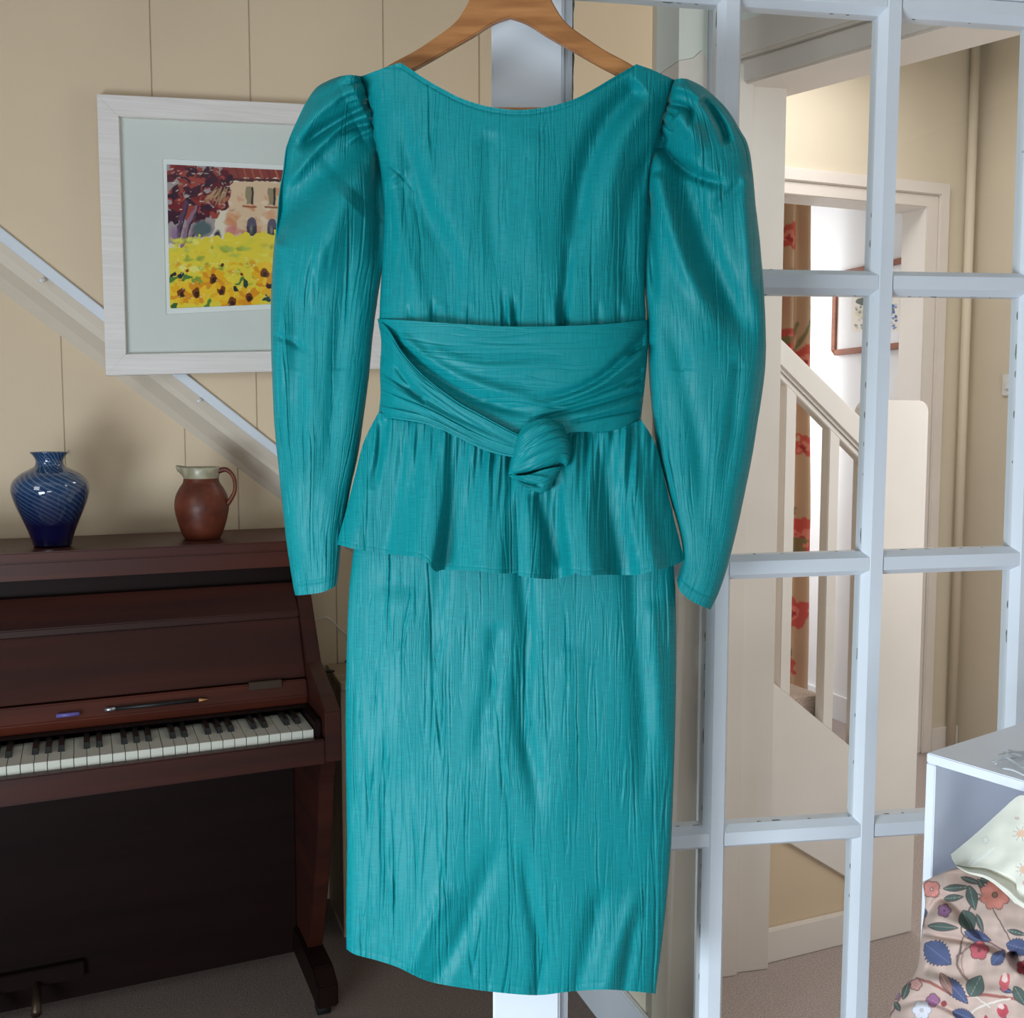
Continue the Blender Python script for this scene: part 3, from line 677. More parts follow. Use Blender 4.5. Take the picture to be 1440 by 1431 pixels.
for k in range(4):
    prism_px('mount_bevel', MP, [ai[k], ai[(k + 1) % 4], aj[(k + 1) % 4], aj[k]], -.0048, -.0028, M['mount_edge'], pic)
prism_px('backing_board', MP, oi, -.010, -.005, M['mount'], pic)
# painting as a print on its own sheet
nu, nv = 380, 330
T, _, _ = coons([aj[0], aj[1]], [aj[3], aj[2]], [aj[0], aj[3]], [aj[1], aj[2]], nu, nv)
X, Y = T[..., 0], T[..., 1]
cv = Canvas(X, Y, (226, 214, 192)); rg = random.Random(12)
c_ = cv
c_.poly([(230, 225), (322, 225), (300, 330), (230, 345)], (130, 110, 130), .7, 4)
c_.ell(243, 234, 12, 5, (150, 165, 180), soft=3)
c_.poly([(312, 234), (470, 240), (470, 252), (318, 250)], (140, 62, 56), 1, 2); c_.poly([(318, 250), (470, 253), (470, 258), (318, 254)], (88, 42, 48), 1, 1)
for x in range(320, 460, 11): c_.line([(x, 235), (x + 5, 251)], 1.4, rg.choice([(190, 110, 96), (120, 50, 50), (170, 90, 70)]), .8)
c_.poly([(322, 255), (470, 259), (470, 334), (318, 334)], (222, 190, 158), 1, 2)
for k in range(40): c_.ell(322 + rg.random() * 140, 262 + rg.random() * 70, 4 + rg.random() * 9, 3 + rg.random() * 6, rg.choice([(206, 130, 84), (228, 200, 170), (190, 110, 90), (234, 214, 190), (214, 150, 110), (180, 96, 70)]), soft=4, al=.7, wp=4)
for x, y in ((351, 275), (382, 276), (412, 278), (440, 280)):
    c_.poly([(x - 5, y - 12), (x + 5, y - 11), (x + 5, y + 12), (x - 5, y + 11)], (150, 134, 104), 1, 1.5); c_.line([(x + 4, y - 11), (x + 4, y + 11)], 1.6, (50, 48, 54)); c_.line([(x - 9, y + 15), (x + 9, y + 16)], 1.5, (150, 80, 50), .7)
for x, y in ((354, 320), (383, 322), (412, 322), (440, 322)):
    c_.ell(x, y - 3, 7, 12, (92, 86, 104), wp=.8); c_.poly([(x - 7, y - 2), (x + 7, y - 2), (x + 7, y + 12), (x - 7, y + 12)], (70, 66, 78), 1, .6); c_.ell(x - 1, y + 2, 2.5, 8, (140, 130, 126), soft=2)
# dark red tree
for k in range(150):
    t = rg.random(); x = 236 + rg.random() * 86; y = 234 + rg.random() * 74
    if (x - 236) / 90 + abs(y - 268) / 90 > 1.15: continue
    c_.ell(x, y, 3 + rg.random() * 9, 2 + rg.random() * 6, rg.choice([(120, 38, 46), (96, 30, 44), (142, 52, 50), (70, 30, 48), (160, 70, 62), (58, 30, 52)]), rot=rg.random() * 180, wp=3, al=.9)
for k in range(46): x = 240 + rg.random() * 84; c_.ell(x, 236 + rg.random() * 70, 1.6 + rg.random() * 2, .8, rg.choice([(222, 206, 196), (196, 170, 150), (160, 140, 110)]), rot=-40 + rg.random() * 40, wp=1)
for k in range(22): c_.line([(286 + k * 1.4, 288 - rg.random() * 12), (300 + k, 262 + rg.random() * 14)], .7, (190, 158, 118), .7)
for P in ([(247, 345), (252, 320), (258, 300), (262, 285)], [(258, 348), (262, 322), (270, 305), (276, 292)], [(266, 346), (270, 330), (284, 312)]): c_.line(P, 3.2, rg.choice([(120, 80, 100), (150, 110, 130), (96, 66, 92)]), .9, 2); c_.line([(p[0] + 3, p[1]) for p in P], 1.2, (52, 44, 66))
c_.ell(284, 322, 16, 14, (88, 104, 106), soft=5); c_.ell(306, 330, 6, 9, (60, 58, 80), soft=3); c_.ell(245, 330, 7, 14, (150, 118, 150), soft=4)
c_.ell(326, 324, 12, 10, (206, 120, 120), soft=5, al=.8)
# field
c_.poly([(228, 352), (262, 344), (280, 334), (340, 330), (400, 326), (470, 326), (470, 445), (228, 445)], (232, 208, 66), 1, 5)
for k in range(90): x = 240 + rg.random() * 225; y = 334 + rg.random() * 45; c_.ell(x, y, 3 + rg.random() * 9, 2 + rg.random() * 4, rg.choice([(236, 224, 96), (214, 206, 70), (228, 190, 60), (176, 190, 84), (240, 232, 130), (130, 160, 70)]), soft=3, al=.8, wp=2)
for k in range(90): x = 238 + rg.random() * 225; y = 368 + rg.random() * 36; c_.ell(x, y, 3 + rg.random() * 6, 2 + rg.random() * 4, rg.choice([(240, 180, 40), (226, 160, 40), (240, 214, 70), (196, 190, 60), (120, 150, 60)]), soft=2, al=.9, wp=2)
for k in range(28): c_.ell(240 + rg.random() * 222, 372 + rg.random() * 32, 2.2, 2.6, rg.choice([(130, 52, 30), (90, 40, 26), (170, 70, 30)]), wp=1)
for k in range(30): c_.ell(240 + rg.random() * 222, 385 + rg.random() * 46, 5 + rg.random() * 5, 3, rg.choice([(34, 70, 60), (60, 104, 56), (30, 44, 56), (84, 130, 60)]), rot=rg.random() * 180, wp=3)
for x, y in ((255, 412), (276, 412), (311, 409), (326, 424), (350, 418), (378, 400), (396, 418), (420, 410), (444, 420), (372, 384), (300, 392)):
    for k in range(12): an = k * .5236; c_.ell(x + 11 * math.cos(an), y + 10 * math.sin(an), 7, 3.8, rg.choice([(238, 178, 36), (244, 196, 50), (226, 150, 34)]), rot=math.degrees(an), wp=1)
    c_.ell(x, y, 6, 7, (120, 62, 28), wp=1.5); c_.ell(x + 1, y + 2, 3.4, 4, (58, 32, 26), wp=1)
for k in range(60): c_.ell(238 + rg.random() * 222, 350 + rg.random() * 80, 1.2, .7, (244, 240, 214), wp=.6, al=.8)
APl = W1.shifted(.0215)
dn = np.stack([(X - 720) / F, math.cos(PITCH) + (715.5 - Y) / F * math.sin(PITCH), -math.sin(PITCH) + (715.5 - Y) / F * math.cos(PITCH)], -1)
nn = np.array(APl.n); tt = (np.array(APl.p) - np.array(EYE)).dot(nn) / (dn @ nn)
grid_mesh('painting', np.array(EYE) + dn * tt[..., None], attr_mat('watercolour_paper', .9), pic, cv.c)
# picture glass
prism_px('glazing', W1.shifted(.028), oi, -.001, .001, M['glass'], pic)

# =================================================================== PIANO
PA = R(23.5)
PO = Vector((-.418, 2.15, 0)); pe = Vector((-math.cos(PA), -math.sin(PA), 0)); pb = Vector((-math.sin(PA), math.cos(PA), 0))   # pe runs to the left end, pb to the back
def pp(l, b, z): return PO + pe * l + pb * b + Vector((0, 0, z))
piano = root('upright_piano', PO.copy()); tag(piano, 'dark mahogany upright piano against the panelled wall', 'piano')
PL = 1.245
def pbox(name, l0, l1, b0_, b1_, z0, z1, m, bevel=.002, par=None): 
    return box(name, pp(l0, b0_, z0), pe * (l1 - l0), pb * (b1_ - b0_), z1 - z0, M[m], par or piano, bevel)
def pprof(name, prof, l0, l1, m, bevel=.002, par=None):
    bm = bmesh.new(); add_prism(bm, [pp(l0, b_, z_) for b_, z_ in prof], Vector((0, 0, 0)), pe * (l1 - l0))
    if bevel: bev(bm, bevel)
    return obj(name, bm, M[m], par or piano)
side = [(.62, .06), (.62, 1.085), (.31, 1.085), (.275, 1.0), (.16, .835), (.03, .79), (-.025, .765), (-.03, .655), (.02, .64), (.045, .58), (.07, .45), (.12, .30), (.18, .15), (.21, .10), (.21, .06)]
for l0 in (-.035, PL):
    pprof('side_panel', side, l0, l0 + .035, 'teak')
    pprof('foot', [(.05, .045), (.62, .045), (.62, .058), (.30, .12), (.10, .12), (.05, .10)], l0 - .004, l0 + .045, 'teak_shaded', .004)
    bm = bmesh.new(); sweep(bm, [pp(l0 + .005, .11, .022), pp(l0 + .035, .11, .022)], .022, 16); obj('caster', bm, M['black'], piano, True)
pbox('back_frame', 0.001, PL - .001, .56, .62, .06, 1.08, 'teak_shaded')
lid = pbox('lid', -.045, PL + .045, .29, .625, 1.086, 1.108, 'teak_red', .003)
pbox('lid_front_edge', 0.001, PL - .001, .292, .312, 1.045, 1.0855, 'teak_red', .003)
pbox('upper_panel', 0.001, PL - .001, .325, .34, .93, 1.084, 'teak_shaded')
# music desk: a sloping ledge board
pprof('music_desk', [(.324, 1.0), (.30, 1.005), (.235, .945), (.232, .930), (.324, .935)], 0.001, PL - .001, 'teak')
pprof('fallboard', [(.25, .929), (.232, .929), (.166, .80), (.180, .795)], 0.001, PL - .001, 'teak')
pprof('key_cover_rail', [(.19, .794), (.155, .797), (.140, .762), (.150, .735), (.20, .735)], .001, PL - .001, 'teak_red', .003)
pprof('name_rail', [(.20, .734), (.135, .742), (.128, .7365), (.2, .728)], .001, PL - .001, 'teak_shaded', 0)
for l0 in (.06, .9): 
    hg = pbox('hinge', l0, l0 + .075, .146, .158, .785, .803, 'brass', .001)
pbox('keybed', .001, PL - .001, -.002, .55, .655, .690, 'teak_shaded')
pbox('key_slip', .0, PL, -.027, -.003, .650, .705, 'teak', .003)
for l0, l1 in ((.0015, .0175), (PL - .0175, PL - .0015)): pbox('key_block', l0, l1, -.002, .13, .691, .742, 'teak_shaded', .004)
pbox('lower_panel', .001, PL - .001, .33, .35, .10, .654, 'teak_shaded')
pbox('bottom_rail', .001, PL - .001, .34, .40, .04, .10, 'teak_shaded')
pbox('pedal_rail', .5, .8, .31, .339, .10, .14, 'teak_shaded')
for k in range(2):
    tube('pedal', [pp(.60 + .09 * k, .33, .11), pp(.60 + .09 * k, .27, .105), pp(.60 + .09 * k, .22, .085)], [.006, .009, .011], M['brass'], piano)
# keys: 52 white, 36 black; mesh data shared
kw = (PL - .037) / 50; l_start = .0185
wk_me = None; bk_me = None
def white_key():
    bm = bmesh.new(); e = kw - .0012
    add_prism(bm, [Vector((0, 0, 0)), Vector((e, 0, 0)), Vector((e, .148, 0)), Vector((0, .148, 0))], Vector((0, 0, -.020)), Vector((0, 0, 0)))
    bev(bm, .0009, 1); return bm
def black_key():
    bm = bmesh.new(); a = [(-.0066, 0, -.003), (.0066, 0, -.003), (.0066, .095, -.003), (-.0066, .095, -.003)]; b = [(-.0052, .010, .011), (.0052, .010, .011), (.0052, .095, .011), (-.0052, .095, .011)]
    va = [bm.verts.new(p) for p in a]; vb = [bm.verts.new(p) for p in b]; bm.faces.new(va[::-1]); bm.faces.new(vb)
    for i in range(4): bm.faces.new((va[i], va[(i + 1) % 4], vb[(i + 1) % 4], vb[i]))
    bev(bm, .001, 1); return bm
rot = math.atan2(-pe.y, -pe.x)      # local +x runs to the right end
wkey = obj('white_key', white_key(), M['ivory']); bkey = obj('black_key', black_key(), M['key_black'])
def place_key(o, l, b, z):
    o.parent = piano; o.matrix_parent_inverse = piano.matrix_world.inverted(); o.location = pp(l, b, z); o.rotation_euler = (0, 0, rot)
first = True; fb = True
for k in range(50):      # k counted from the right end (c8 first)
    o = wkey if k == 0 else wkey.copy()
    if k: C.objects.link(o)
    place_key(o, l_start + (k + 1) * kw, -.001, .722)
names = 'AGFEDCB'
for k in range(50):
    nm = names[k % 7]   # white key counted downwards from C8
    if nm in 'BAGED':   # sharp to the left of B(=A#), A(G#), G(F#), E(D#), D(C#)
        o = bkey if fb else bkey.copy()
        if not fb: C.objects.link(o)
        fb = False
        place_key(o, l_start + (k + 1) * kw, .052, .7225)
# pencil on the key cover
q0 = pp(.285, .148, .795)
pen = root('pencil', q0); tag(pen, 'dark pencil with pale end lying above the piano keys', 'pencil')
pa, pbb = pp(.44, .135, .778), pp(.225, .135, .778); d = (pbb - pa)
def P_(t): return pa + d * t
tube('pencil_body', [P_(.1), P_(.9)], .0042, M['black'], pen); tube('pencil_tip', [P_(.9), P_(.99)], [.004, .0008], M['hanger'], pen); tube('eraser_cap', [P_(0), P_(.1)], .0045, M['metal'], pen)
M['purple'] = mat('purple_plastic', srgb(88, 78, 140), .4)
q = tube('pen_cap', [pp(.535, .134, .776), pp(.49, .134, .776)], .0045, M['purple']); tag(q, 'small purple pen cap above the keys left of the pencil', 'pen cap')

# vase
def on_lid(px, py): return on_floor(px, py, 1.108)
vb_ = on_lid(74, 768); k_ = vb_.y / F
bm = bmesh.new()
prof = [(0, .004), (20, .0), (25, 2), (26, 6), (30, 20), (38, 40), (46, 60), (50.5, 75), (51, 83), (48, 93), (38, 103), (27, 109), (20, 113), (18, 118), (18.5, 123), (22, 129), (25, 132), (24, 133), (20, 129), (16.5, 121), (17, 114), (26, 106), (46, 90), (48, 80), (40, 55), (22, 8), (0, 7)]
Pp = [Vector((r_, z_, 0)) for r_, z_ in prof]; sm = smooth_path(Pp, 90)
lathe(bm, [(max(p.x, .01) * k_, max(p.y, 0) * k_) for p in sm], 96)
bmesh.ops.remove_doubles(bm, verts=bm.verts[:], dist=.0001)
v = obj('vase', bm, M['vase'], None, True); v.location = (vb_.x, vb_.y, 1.1085); tag(v, 'blue glass vase with swirled lines standing on the piano', 'vase')
# jug
jb = on_lid(285, 757); k_ = jb.y / F
jug = root('jug', Vector((jb.x, jb.y, 1.1085))); tag(jug, 'brown stoneware jug with cream rim standing on the piano', 'jug')
prof = [(0, 0), (21, 0), (25, 2), (30, 14), (35, 32), (37, 46), (35, 60), (30, 71), (25, 79), (23.5, 86)]
sm = smooth_path([Vector((a, b, 0)) for a, b in prof], 60); bm = bmesh.new()
lathe(bm, [(max(p.x, .01) * k_, max(p.y, 0) * k_) for p in sm], 64)
o = obj('body', bm, M['brown_pot'], None, True); o.parent = jug
prof = [(23.7, 85), (25, 88), (25.5, 93), (27, 99), (26, 101), (23, 98), (22, 90), (22, 40), (20, 8), (0, 6)]
bm = bmesh.new(); rings = lathe(bm, [(max(r_, .01) * k_, z_ * k_) for r_, z_ in prof], 64)
for ri in (2, 3, 4, 5):
    for vt in rings[ri]:
        an = math.atan2(vt.co.y, vt.co.x); w_ = math.exp(-((abs(an) - math.pi) / .32) ** 2)
        vt.co.x *= 1 + .32 * w_ * (ri > 1); vt.co.z += .0045 * w_
o = obj('rim', bm, M['cream_glaze'], None, True); o.parent = jug; o['label'] = 'cream glazed rim with spout'
hp = smooth_path([(24 * k_, 0, 95 * k_), (36 * k_, 0, 97 * k_), (46 * k_, 0, 86 * k_), (47 * k_, 0, 68 * k_), (40 * k_, 0, 54 * k_), (34 * k_, 0, 47 * k_)], 24)
bm = bmesh.new(); sweep(bm, hp, [.0058 + .001 * math.cos(i / 24 * 6.28) for i in range(25)], 10, ref=Vector((0, 1, 0))); o = obj('handle', bm, M['brown_pot'], None, True); o.parent = jug
# ------------------------------------------------------------------ low shelf unit right of the piano
SF = Plane(-.455, 2.60, YAW); sh = root('shelf_unit', SF.w(0, 0)); tag(sh, 'low pale wood shelf unit between piano and dress, holding books', 'shelf unit')
ZT = .705; SW = .44
prism('top_board', SF, [(-.0, ZT - .02), (SW, ZT - .02), (SW, ZT), (0, ZT)], -.235, .0, M['pine'], sh, .002)
for a in (.0, SW - .018): prism('side_board', SF, [(a, 0), (a + .018, 0), (a + .018, ZT - .0205), (a, ZT - .0205)], -.235, -.002, M['pine'], sh, .001)
for z in (.03, .37): prism('shelf_board', SF, [(.0185, z), (SW - .0185, z), (SW - .0185, z + .018), (.0185, z + .018)], -.233, -.004, M['pine'], sh, .001)
prism('back_board', SF, [(.0185, .02), (SW - .0185, .02), (SW - .0185, ZT - .021), (.0185, ZT - .021)], -.234, -.225, M['teak_shaded'], sh)
bcol = [(90, 72, 58), (58, 60, 72), (150, 132, 110), (120, 60, 50), (44, 44, 46), (170, 160, 146), (70, 80, 76)]
bms = [mat('book_cover_%s' % n_, srgb(*c), .6) for n_, c in zip(('brown', 'slate', 'tan', 'red', 'black', 'cream', 'green'), bcol)]
cn = ('brown', 'slate', 'tan', 'red', 'black', 'cream', 'green')
pages = mat('book_pages', srgb(214, 206, 188), .8)
words = ['leftmost', 'second from the left', 'third from the left', 'fourth from the left', 'fifth from the left', 'sixth from the left', 'seventh from the left', 'eighth from the left', 'ninth from the left']
for row, (z, hmax) in enumerate(((.0485, .27), (.3885, .25))):
    a = .022; k = 0
    while a < SW - .07 and k < 9:
        t = .018 + random.random() * .022; h = hmax * (.8 + .2 * random.random()); ci = (k * 3 + row * 2) % 7; lean = .16 if (row == 1 and k == 0) else 0
        b_ = root('book', SF.w(a, z, -.02)); tag(b_, '%s book, %s on the %s shelf beside the piano' % (cn[ci], words[k], ('lower', 'upper')[row]), 'book', 'books on the low shelf unit')
        sk = h * lean
        prism('cover', SF, [(a + sk * 0, z), (a + t, z), (a + t + sk, z + h), (a + sk, z + h)], -.16, -.02, bms[ci], b_, .001)
        prism('pages', SF, [(a + .002, z + .002), (a + t - .002, z + .002), (a + t + sk - .002, z + h + .0005), (a + sk + .002, z + h + .0005)], -.158, -.024, pages, b_)
        a += t + .0025 + (sk if lean else 0); k += 1
# cables
cz = ZT + .003
pts = [on_floor(x, y, cz) for x, y in ((424, 938), (431, 925), (441, 921), (455, 924), (470, 924), (490, 930), (520, 926))]
q = tube('cable', smooth_path(pts, 40), .0022, M['black']); tag(q, 'thin black cable lying across the top of the shelf unit', 'cable')
pg_ = on_floor(464, 944, ZT + .0005); bm = bmesh.new(); lathe(bm, [(.0001, .0), (.013, 0), (.0135, .002), (.008, .003), (.0001, .003)], 20)
q = obj('cable_grommet', bm, M['black'], None, True); q.location = pg_; tag(q, 'small black disc on the pale top of the shelf unit', 'grommet')
pts = [W2.w(*W2.px(x, y), .004) for x, y in ((400, 888), (418, 879), (440, 872), (458, 867), (468, 874), (480, 886), (500, 900))]
q = tube('white_wire', smooth_path(pts, 30), .0014, M['plastic']); tag(q, 'thin pale wire pinned along the dark wall above the shelf unit', 'wire')

# =================================================================== HANGER
hg = root('coat_hanger', at(718, 60, 1.30)); tag(hg, 'varnished wooden coat hanger carrying the teal dress', 'coat hanger')
lowr = [(718, 26), (741, 34), (770, 52), (805, 72), (840, 92), (871, 108), (905, 124), (925, 132)]
uppr = [(927, 118), (905, 103), (880, 88), (850, 72), (826, 56), (806, 42), (792, 29), (781, 12), (772, -4), (760, -16), (740, -22), (718, -24)]
left = [(1436 - x, y) for x, y in uppr[::-1][1:]] + [(1436 - x, y) for x, y in lowr[::-1]][:-1]
poly = spl(lowr, 4) + spl(uppr, 4) + spl([(1436 - x, y) for x, y in uppr[::-1]], 4)[1:] + spl([(1436 - x, y) for x, y in lowr[::-1]], 4)[:-1]
bm = bmesh.new(); P = [at(x, y, 1.30) for x, y in poly]
add_prism(bm, P, Vector((0, -.005, 0)), Vector((0, .005, 0))); 
bmesh.ops.recalc_face_normals(bm, faces=bm.faces[:])
ee = [e for e in bm.edges if len(e.link_faces) == 2 and abs(e.verts[0].co.y - e.verts[1].co.y) < 1e-4]
bmesh.ops.bevel(bm, geom=ee, offset=.0016, segments=2, affect='EDGES')
obj('hanger_body', bm, M['hanger'], hg)
tube('trouser_bar', [at(560, 156, 1.30), at(876, 156, 1.30)], .0045, M['hanger'], hg, 12)
hk = smooth_path([at(718, -14, 1.30), at(718, -50, 1.30), at(726, -75, 1.30), at(742, -95, 1.30), at(740, -125, 1.302), at(715, -135, 1.305), at(694, -118, 1.305)], 30)
tube('hook', hk, .0019, M['metal'], hg)
hp_ = at(716, -130, 1.30)
q = tube('wall_hook', smooth_path([(hp_.x, PY + .004, hp_.z - .012), (hp_.x, PY - .03, hp_.z - .012), (hp_.x, 1.302, hp_.z - .008), (hp_.x, 1.292, hp_.z + .004)], 16), .0025, M['metal']); tag(q, 'metal hook on the white post above the coat hanger', 'hook')

# =================================================================== DRESS
dress = root('dress', at(705, 1396, 1.30)); tag(dress, 'teal crinkled silk peplum dress with puffed sleeves hanging on a wooden hanger', 'dress')
def prof(U, p=2.6): return np.sqrt(np.clip(1 - np.abs(2 * U - 1) ** p, 0, 1))
MPX = 1.27 / F     # metres per px near the dress
def cloth(name, T, B, L, Rr, nu, nv, Y0, bulge, relief=None, seed=0, k=1.0, back=0.018, p=2.6, grain=None, backT=None, edge_fade=.02, label=None, parent=None):
    P, U, V = coons(T, B, L, Rr, nu, nv); X, Y = P[..., 0], P[..., 1]
    gx, gz = (X * MPX, Y * MPX) if grain is None else grain(X, Y, U, V)
    h = bulge(U, V) * prof(U, p) if callable(bulge) else bulge * prof(U, p)
    ef = np.clip(np.minimum(U, 1 - U) / edge_fade, 0, 1)
    h = h + crinkle(gx, gz, seed, k) * (.35 + .65 * ef)
    if relief is not None: h = h + relief(X, Y, U, V) * ef
    G = at_np(X, Y, Y0 - h)
    # silhouette jitter: crinkles also move the cloth sideways a little
    jit = .0006 * pn(gz * 60, gx * 20, seed + 31); G[..., 0] += jit
    ex = []
    if back is not None:
        nu2, nv2 = max(nu // 5, 12), max(nv // 4, 10)
        Pb, Ub, Vb = coons(backT or T, B, L, Rr, nu2, nv2)
        hb = -back * prof(Ub, 2.2); ex.append(at_np(Pb[..., 0], Pb[..., 1], Y0 - hb))
    o = grid_mesh(name, G, M['silk'], parent or dress, grain=np.stack([gx, gz], -1), extra=ex)
    if label: o['label'] = label
    return o
# ---- bodice
neck = spl([(563, 88), (580, 99), (600, 112), (640, 134), (672, 146), (700, 152), (730, 154.5), (765, 151), (800, 142), (830, 128), (862, 109), (895, 90)], 6)
Tb = [(506, 108), (530, 99), (555, 90), (563, 88)] + neck[1:] + [(915, 97), (948, 112)]
Lb_ = spl([(506, 108), (514, 128), (521, 151), (526, 181), (533, 226), (537, 264), (540, 302), (538, 360), (535, 410), (533, 462)], 5)
Rb_ = spl([(948, 112), (938, 143), (927, 183), (916, 226), (912, 260), (909, 319), (907, 380), (907, 420), (909, 462)], 5)
Bb = spl([(533, 462), (580, 466), (640, 470), (720, 474), (800, 472), (860, 468), (909, 462)], 5)
def bod_rel(X, Y, U, V):
    h = fold(X, Y, [(903, 118), (870, 150), (842, 190), (820, 250), (808, 320), (800, 390)], 17, -15, (.1, .3))
    h += fold(X, Y, [(925, 130), (880, 190), (858, 270), (850, 360)], 14, 6, (.2, .4))
    h += fold(X, Y, [(930, 200), (895, 260), (880, 340), (884, 440)], 13, -6, (.2, .2))
    h += fold(X, Y, [(560, 150), (572, 210), (600, 290), (640, 370), (650, 440)], 14, -8, (.3, .3))
    h += fold(X, Y, [(548, 230), (560, 300), (580, 380), (596, 455)], 12, 5)
    h += fold(X, Y, [(690, 180), (688, 280), (700, 400)], 14, -4) + fold(X, Y, [(752, 180), (748, 300), (760, 430)], 18, 3)
    h += fold(X, Y, [(536, 224), (556, 240), (574, 258), (592, 280)], 1.5, -2.2, (.0, .5))
    h += fold(X, Y, [(912, 228), (898, 236), (886, 246)], 1.5, -1.6, (.0, .5)) + step(X, Y, [(636, 470), (640, 400), (622, 340), (590, 280), (566, 240)], 12, -11) + fold(X, Y, [(800, 330), (796, 400), (792, 465)], 8, -8, (.4, 0))
    for x, wd, mm, y0 in ((608, 4, -5, 415), (625, 6, 3, 420), (708, 4, -6, 400), (722, 4, -6, 410), (715, 4, 4, 410), (790, 5, -7, 395), (778, 6, 3, 410), (840, 5, -3, 420), (870, 5, -4, 420), (660, 5, -3, 425), (575, 5, -3, 425)):
        h += fold(X, Y, [(x, y0), (x + 1, 440), (x + 2, 470)], wd, mm, (.6, 0))
    h += fold(X, Y, neck[2:-2], 2.2, 1.2, (0, 0)) - .0015 * np.exp(-((Y - np.interp(X, [p[0] for p in neck], [p[1] for p in neck]) - 6) / 2.) ** 2)
    h = h * 1.25 + .005 * pn(X * .012, Y * .008, 17)
    return h
cloth('bodice', Tb, Bb, Lb_, Rb_, 340, 190, 1.295, .052, bod_rel, 1, .75, back=.022, backT=[(p[0], p[1] + (5 if 575 < p[0] < 885 else 0)) for p in Tb])
# ---- sleeves
def sl_grain(X, Y, U, V): return U * .15, V * .72
Lo = spl([(478, 107), (462, 113), (445, 123), (432, 141), (423, 158), (408, 191), (401, 214), (398, 240), (393, 268), (389, 314), (384, 360), (381, 420), (381, 480), (383, 540), (386, 600), (392, 660), (398, 720), (404, 770), (410, 810), (415, 837)], 4)
Li = spl([(508, 107), (515, 128), (522, 151), (527, 181), (534, 226), (539, 264), (543, 302), (540, 360), (531, 420), (524, 474), (519, 528), (512, 582), (504, 637), (494, 682), (484, 735), (480, 767), (477, 800), (474, 823)], 4)
def lsl(X, Y, U, V):
    h = fold(X, Y, [(521, 148), (500, 158), (475, 172), (445, 190), (415, 212)], 8, -15, (0, .25))
    h += fold(X, Y, [(524, 172), (503, 176), (480, 186), (462, 200)], 5, -9, (0, .5))
    h += fold(X, Y, [(526, 182), (505, 190), (483, 206)], 4, 6, (0, .5))
    h += fold(X, Y, [(527, 188), (505, 204), (475, 232), (430, 275), (398, 330)], 20, -13, (.0, .25))
    h += step(X, Y, [(395, 345), (412, 300), (440, 255), (480, 215), (528, 190)], 17, -17) + step(X, Y, [(392, 560), (408, 470), (440, 400), (490, 340), (530, 300)], 20, 9)
    h += fold(X, Y, [(520, 160), (490, 170), (455, 200), (420, 240), (404, 262)], 9, 8, (0, .3))
    h += fold(X, Y, [(512, 125), (480, 135), (440, 165), (415, 200)], 10, 8, (0, .3))
    h += fold(X, Y, [(515, 132), (492, 136), (470, 146)], 3, -5, (0, .6)) + fold(X, Y, [(511, 116), (495, 116), (478, 120)], 2.5, -4, (0, .6)) + fold(X, Y, [(518, 142), (500, 144), (485, 150)], 2.5, -4, (0, .6))
    h += fold(X, Y, [(536, 210), (530, 260), (532, 320), (528, 400)], 9, -10, (.1, .3))
    h += fold(X, Y, [(520, 230), (480, 290), (450, 360), (440, 450)], 20, 8, (.2, .4))
    h += fold(X, Y, [(400, 330), (412, 420), (418, 540), (425, 700)], 12, -4, (.3, .3)) + fold(X, Y, [(500, 330), (480, 440), (470, 560), (455, 700)], 12, -5, (.3, .3))
    h += fold(X, Y, [(384, 470), (410, 480), (440, 500)], 5, -3, (0, .5))
    h = h * np.where(Y < 520, 1.55, 1.2) + .006 * pn(X * .02, Y * .011, 9) - .0016 * np.exp(-((V - .978) / .0025) ** 2)
    return h
cloth('sleeve', [Lo[0], (492, 105), Li[0]], spl([(415, 837), (430, 836), (455, 832), (474, 823)], 4), Lo, Li, 170, 330, 1.305, lambda U, V: .046 - .016 * V, lsl, 2, .8, grain=sl_grain)
Ro = spl([(967, 111), (984, 119), (999, 130), (1023, 154), (1041, 183), (1053, 207), (1059, 247), (1063, 292), (1068, 332), (1072, 380), (1076, 440), (1077, 500), (1073, 545), (1066, 590), (1058, 640), (1046, 700), (1035, 750), (1022, 800), (1010, 835), (999, 857)], 4)
Ri = spl([(948, 112), (938, 143), (927, 183), (915, 226), (911, 260), (908, 319), (906, 380), (909, 440), (911, 492), (914, 546), (922, 622), (933, 666), (944, 706), (955, 745), (960, 780), (952, 815)], 4)
